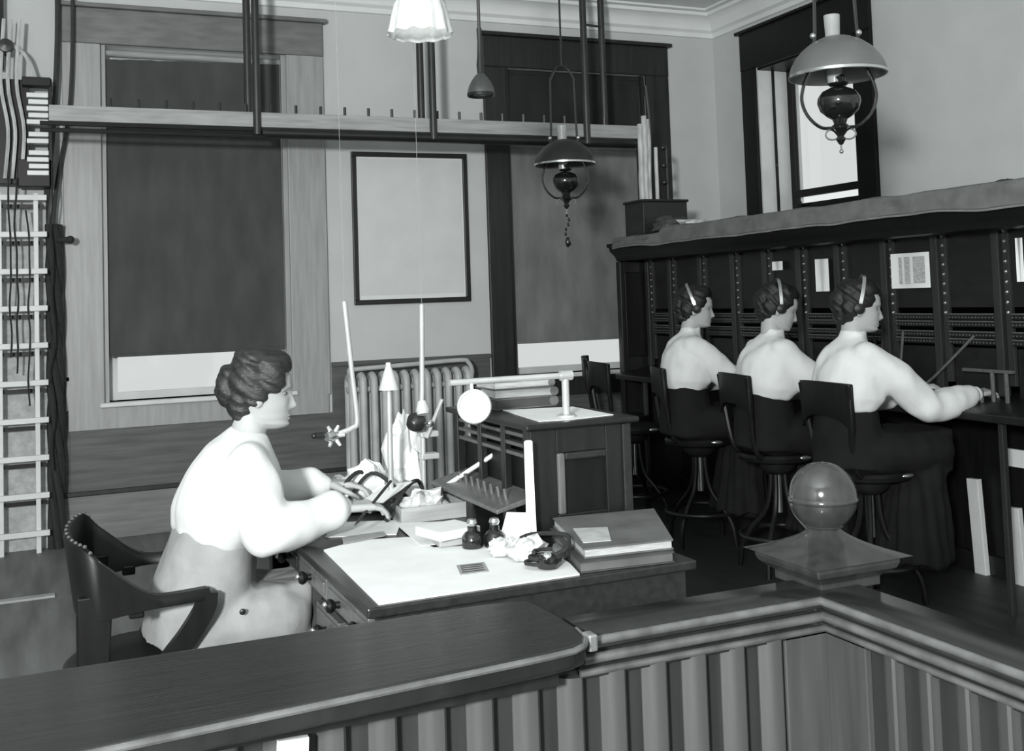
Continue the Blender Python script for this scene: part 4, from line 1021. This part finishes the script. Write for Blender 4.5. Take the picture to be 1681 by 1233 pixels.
def hand_mesh(mb, wrist, d, pn, curl, side, sc=1.0):
    d = Vector(d).normalized(); pn = Vector(pn); pn = (pn-d*pn.dot(d)).normalized(); lat = d.cross(pn)*side
    wrist = Vector(wrist)
    for k in (-.026, -.009, .009, .026):
        mb.capsule(wrist+lat*k*.6*sc, wrist+d*.080*sc+lat*k*sc, .0135*sc, .0115*sc, 10)
    for k, ln in zip((-.030, -.010, .010, .029), (.062, .078, .082, .070)):
        p = wrist+d*.082*sc+lat*k*sc; a = 0; dd = d
        for q, fr in enumerate((.45, .32, .23)):
            a += curl*(.55 if q == 0 else .8)
            dd = d*cos(a)+pn*sin(a)
            p2 = p+dd*ln*fr*sc
            mb.capsule(p, p2, (.0090-.0008*q)*sc, (.0084-.0008*q)*sc, 8); p = p2
    p = wrist+d*.025*sc+lat*.026*sc
    p2 = p+(d*.7+lat*.75+pn*.25).normalized()*.042*sc; p3 = p2+(d*.95+lat*.15+pn*.45).normalized()*.032*sc; p4 = p3+(d*.9-lat*.1+pn*.55).normalized()*.024*sc
    mb.capsule(p, p2, .0135*sc, .0105*sc, 10).capsule(p2, p3, .0100*sc, .0088*sc, 10).capsule(p3, p4, .0088*sc, .0075*sc, 10)
def fold(p, fx, fz, amp, seed):
    q = Vector((p.x*fx+seed, p.y*fx, p.z*fz))
    return amp*(noise.noise(q)+.5*noise.noise(q*2.1))
def person(label, loc, rz, seat, lean, headyaw, headpitch, arms, skirt_m, hair_m, style, vox, knee=.40, hem=.12, bow=.035, torso=.51, skirt_w=1.0, collar=1.06, wt=.40, thick=1.0, seed=0, headroll=0, hd=(.045, 0, .145)):
    P = root('person', label, 'person', loc, rz=rz)
    L = radians(lean)
    H = Vector((0, 0, seat+.10)); ax = Vector((sin(L), 0, cos(L))); fw = Vector((cos(L), 0, -sin(L)))
    def sp(t): return H+ax*torso*t-fw*bow*sin(pi*min(1, max(0, t)))
    def ring(t, rx, ry, sh=0.0, n=28):
        c = sp(t)+fw*sh
        k_ = thick if .3 < t < .9 else 1.0/thick
        return [c+fw*rx*k_*cos(2*pi*j/n)+Vector((0, ry*sin(2*pi*j/n), 0)) for j in range(n)]
    N = sp(1.0)
    HC = N+Vector(hd)
    HM = Matrix.Translation(HC) @ Matrix.Rotation(headyaw, 4, 'Z') @ Matrix.Rotation(headpitch, 4, 'Y') @ Matrix.Rotation(headroll, 4, 'X')
    # --- body: one continuous surface
    mb = MB()
    head_mesh(mb, HM)
    mb.capsule(N+Vector((-.012, 0, -.06)), HM @ Vector((-.030, 0, -.060)), .056, .050, 20)
    mb.loft([ring(*q) for q in ((-.15, .10, .15), (0, .105, .15), (.25, .09, .118), (.5, .10, .135), (.75, .092, .130), (.88, .070, .098), (.98, .048, .058), (1.02, .045, .05))])
    sh = {}
    for s in (-1, 1):
        S = sp(.865)+Vector((.0, s*.150, 0)); sh[s] = S; SB = sp(.84)+Vector((0, s*.118, 0))
        E, Wr, hdn, pn, curl = arms[s]
        E = Vector(E); Wr = Vector(Wr)
        mb.chain([SB, (SB+E)/2, E, (E+Wr)/2, Wr], [.042, .040, .036, .033, .024])
        hand_mesh(mb, Wr+Vector(hdn).normalized()*.01, hdn, pn, curl, -s)
        kx = Vector((knee, s*.085, seat+.075)); an = Vector((knee-.10, s*.08, max(.10, hem+.02)))
        mb.chain([H+Vector((0, s*.08, 0)), kx, (kx+an)/2+Vector((.02, 0, 0)), an], [.08, .058, .05, .038])
        mb.chain([an, an+Vector((.10, s*.01, -.035))], [.036, .026])
    body = meshobj('body', remesh(mb, vox, 3, .5), 'skin', P)
    # face details
    for s in (-1, 1):
        MB().sphere(HM @ Vector((.0655, s*.031, -.001)), (.0090, .0125, .0070), 12, 8, HM.to_3x3()).build('eye', 'eye_white', P, world=False, smooth=True)
        e = P.children[-1] if False else None
        MB().sphere(HM @ Vector((.0715, s*.030, -.001)), (.0042, .0055, .0055), 10, 8, HM.to_3x3()).build('iris', 'iris', P, world=False, smooth=True)
        MB().tube([HM @ Vector(v) for v in ((.0850, s*.016, .017), (.0800, s*.030, .021), (.0625, s*.050, .016))], [.0022, .003, .0016], 6).build('eyebrow', 'brow', P, world=False, smooth=True)
    MB().sphere(HM @ Vector((.0835, 0, -.0695)), (.0065, .019, .0042), 14, 8, HM.to_3x3()).sphere(HM @ Vector((.083, 0, -.0795)), (.006, .016, .0045), 14, 8, HM.to_3x3()).build('lips', 'lips', P, world=False, smooth=True)
    # --- hair
    mb = MB(); R3 = HM.to_3x3()
    def he(c, rr): mb.sphere(HM @ Vector(c), rr, 28, 18, R3)
    he((-.030, 0, .030), (.082, .0815, .094)); he((-.055, 0, -.02), (.052, .066, .075))
    if style == 'bun':
        he((.022, 0, .088), (.070, .068, .045)); he((-.02, 0, .105), (.07, .066, .036))
        he((-.104, 0, .010), (.036, .046, .056)); he((-.098, 0, .052), (.034, .040, .036)); he((-.055, 0, -.075), (.030, .040, .045))
        for s in (-1, 1): he((.022, s*.056, .045), (.050, .026, .048)); he((-.02, s*.066, .0), (.040, .018, .040))
    else:
        he((.008, 0, .090), (.078, .078, .046)); he((-.050, 0, .080), (.064, .074, .052))
        he((-.098, 0, .02), (.044, .058, .066)); he((-.085, 0, -.045), (.036, .052, .040)); he((-.06, 0, -.06), (.03, .042, .045))
        for s in (-1, 1): he((-.004, s*.058, .045), (.062, .030, .052)); he((-.045, s*.060, .0), (.045, .024, .05))
    hi = HM.inverted()
    def hw(p):
        q = hi @ p
        a = math.atan2(q.z-.03, q.x+.03)
        return .0020*sin((q.z*.85+q.x*.45)*190+abs(q.y)*60+4*noise.noise(Vector((q.x*9, q.y*9, q.z*9+seed))))+.0035*noise.noise(Vector((q.x*16+seed, q.y*45, q.z*16)))
    meshobj('hair', remesh(mb, .0045, 4, .5, hw), hair_m, P)
    # --- blouse
    mb = MB()
    mb.loft([ring(*q) for q in ((wt-.05, .128, .168), (wt, .140, .180, .004), (wt+.06, .156, .198, .012), (wt+.13, .154, .200, .012), (.69, .146, .194, .010), (.77, .132, .184, .006), (.865, .108, .156, 0), (.92, .084, .118, 0), (.965, .064, .084, 0), (min(1.0, collar-.01), .057, .062, .0), (collar, .055, .057, .002))])
    for s in (-1, 1):
        E, Wr, hdn, pn, curl = arms[s]; E = Vector(E); Wr = Vector(Wr); S = sh[s]-Vector((0, s*.006, .012))
        Q = S+(E-S)*.5; F = E+(Wr-E)*.45; K = E+(Wr-E)*.84; K2 = Wr
        sag = Vector((0, 0, -.012))
        S = S-Vector((0, s*.012, .008))
        mb.chain([sp(.86)+Vector((0, s*.05, -.01)), S, Q, E+sag, F+sag, K, K2], [.060, .068, .078, .074, .067, .055, .034], 18)
        mb.capsule(sp(.70)+Vector((0, s*.10, 0)), Q+Vector((0, -s*.015, 0)), .092, .076, 18)
    def bw(p):
        return fold(p, 9, 5, .009, seed)+.004*sin((p.y*34+p.x*16)+4*noise.noise(p*6))*min(1, max(0, 1))
    meshobj('blouse', remesh(mb, .0065, 20, .5, bw), 'blouse', P)
    # cuffs
    for s in (-1, 1):
        E, Wr, hdn, pn, curl = arms[s]; E = Vector(E); Wr = Vector(Wr); d = (Wr-E).normalized()
        MB().tube([Wr-d*.028, Wr-d*.012, Wr+d*.010, Wr+d*.014], [.036, .037, .035, .030], 18).build('cuff', 'blouse', P, world=False, smooth=True)
    # --- skirt
    mb = MB(); kx = knee
    mb.loft([ring(*q) for q in ((-.16, .16, .190), (.0, .160, .195), (.5*wt, .145, .178), (wt-.03, .130, .168), (wt+.02, .130, .166))])
    mb.sphere((-.015, 0, seat+.075), (.145, .195*skirt_w, .085), 24, 12)
    for y in (-.095, 0, .095):
        mb.capsule((.0, y, seat+.085), (kx, y*1.2*skirt_w, seat+.085), .100, .098, 16)
    n = 32; rr = []
    for t in (0, .2, .5, .8, 1.0):
        z = seat+.10-(seat+.10-hem)*t; cx = kx-.02-.06*t; rx = .090+.06*t; ry = (.185+.075*t)*skirt_w
        rr.append([Vector((cx+rx*cos(2*pi*j/n), ry*sin(2*pi*j/n), z)) for j in range(n)])
    mb.loft(rr)
    mb.box((kx-.12, -.165*skirt_w, seat-.02), (kx+.088, .165*skirt_w, seat+.182))
    def sw(p):
        k = min(1, max(.15, (seat+.08-p.z)/.25))
        a = math.atan2(p.y, p.x-kx+.05)
        return k*(.010*sin(a*9+seed)+.007*sin(a*17+2+seed))+fold(p, 8, 7, .008, seed+3)
    meshobj('skirt', remesh(mb, .010, 6, .5, sw), skirt_m, P)
    for s in (-1, 1):
        an = Vector((knee-.10, s*.08, max(.10, hem+.02)))
        MB().chain([an+Vector((-.03, 0, -.015)), an+Vector((.06, s*.008, -.035)), an+Vector((.13, s*.01, -.05))], [.044, .040, .028], 14).build('shoe', 'leather', P, world=False, smooth=True)
    return P, HM
# desk operator
def loc_of(P0, rz, w):
    v = Vector(w)-Vector(P0); return Matrix.Rotation(-rz, 3, 'Z') @ v
P0, RZ = (.425, 3.42, 0), -.04
def q_(x, y, z): return loc_of(P0, RZ, (x, y, z))
D1, HM1 = person('woman in white blouse and pale skirt seated at the desk, reaching over her papers', P0, RZ, .456, 16.5, -.12, .05,
    {-1: (q_(.585, 3.20, .835), q_(.825, 3.27, .850), (.97, .10, -.02), (.15, .1, -1), .55),
      1: (q_(.66, 3.68, .865), q_(.845, 3.60, .872), (.98, -.12, -.06), (.1, 0, -1), .45)},
    'skirt_pale', 'hair', 'bun', .0036, knee=.225, hem=.14, bow=.015, torso=.560, skirt_w=.74, collar=.990, wt=.44, thick=1.02, seed=1, hd=(.036, 0, .108))
MB().sphere(Vector((.10, -.205, .60)), (.009, .004, .009), 12, 8).build('button', 'iron', D1, world=False, smooth=True)
# pencil and clipboard in her hands
o = MB().tube([(.86, 3.215, .815), (1.0, 3.33, .905)], .0045, 8).tube([(.86, 3.215, .815), (.846, 3.203, .806)], [.0045, .0008], 8).build('pencil', 'rope', None, smooth=True)
tag(o, 'dark pencil held in the right hand of the desk operator', 'pencil')
rt = Matrix.Rotation(-.35, 3, 'Y') @ Matrix.Rotation(.5, 3, 'Z')
r = root('clipboard', 'small clipboard with a white sheet leaning under the left hand of the desk operator', 'clipboard', (1.03, 3.50, .835))
MB().box((.95, 3.43, .832), (1.11, 3.57, .838), rt).build('board', 'desk', r)
MB().box((.955, 3.435, .8385), (1.10, 3.565, .841), rt, (1.03, 3.50, .835)).build('sheet', 'paper', r)
# switchboard operators
def op(label, spot, rz, lean, hy, hp, ra, la_, seed, vox=.005, hr=0):
    x, y = spot; P0 = (x+.0, y, 0)
    f = lambda v: loc_of(P0, rz, v)
    return person(label, P0, rz, .616, lean, hy, hp,
        {-1: (f(ra[0]), f(ra[1]), Matrix.Rotation(-rz, 3, 'Z') @ Vector(ra[2]), (0, .2, -1), .9), 1: (f(la_[0]), f(la_[1]), Matrix.Rotation(-rz, 3, 'Z') @ Vector(la_[2]), (0, -.2, -1), .9)},
        'skirt_dark', 'hair_black', 'puff', vox, knee=.36, hem=.20, bow=.03, torso=.515, skirt_w=.95, seed=seed, headroll=hr, hd=(.045, 0, .135))
O3, HM3 = op('woman in white blouse and dark skirt, nearest of the three at the switchboard', (3.43, 4.07), -.16, 5, -.42, .10,
    ((3.70, 3.84, .915), (3.985, 3.845, .945), (1, .05, .08)), ((3.78, 4.27, .93), (3.96, 4.20, .955), (1, -.1, .0)), 11)
O2, HM2 = op('woman in white blouse and dark skirt, middle one of the three at the switchboard', (3.47, 4.76), -.14, 7, -.36, .30,
    ((3.69, 4.53, .905), (3.93, 4.60, .94), (1, .0, .05)), ((3.76, 4.97, .93), (3.95, 4.90, .95), (1, -.1, .0)), 22)
O1, HM1b = op('woman in white blouse and dark skirt, farthest of the three at the switchboard', (3.46, 5.50), -.30, 4, -.30, .08,
    ((3.66, 5.28, .93), (3.92, 5.34, .95), (1, .0, .05)), ((3.74, 5.68, .93), (3.95, 5.60, .95), (1, -.1, .0)), 33)
bpy.context.view_layer.update()
for P, HMx, tilt, lab in ((O3, HM3, -.15, 'metal headset band over the dark hair of the nearest operator'), (O2, HM2, .30, 'metal headset band over the dark hair of the middle operator'), (O1, HM1b, .45, 'metal headset band over the dark hair of the farthest operator')):
    Mw = P.matrix_world @ HMx
    Lh = Matrix.Translation((-.012, 0, .03)) @ Matrix.Rotation(-tilt, 4, 'Y')
    r = root('headset', lab, 'headset', Mw @ Vector((0, 0, .15)), 'operator headsets')
    rg = []
    for i in range(25):
        a = -.25+(pi+.5)*i/24
        for_ = []
        for dr, dx in ((0, -.008), (.003, -.008), (.003, .008), (0, .008)):
            for_.append(Mw @ (Lh @ Vector((dx, (.108+dr)*cos(a), (.124+dr)*sin(a)))))
        rg.append(for_)
    MB().loft(rg).build('band', 'nickel', r, smooth=True)
    c = Mw @ (Lh @ Vector((.0, -.104, -.035))); nrm = (Mw.to_3x3() @ Vector((0, -1, 0)))
    MB().lathe([(0, -.012), (.022, -.012), (.026, -.004), (.024, .008), (.010, .012), (0, .012)], c, 18, nrm).build('receiver', 'ebony', r, smooth=True)
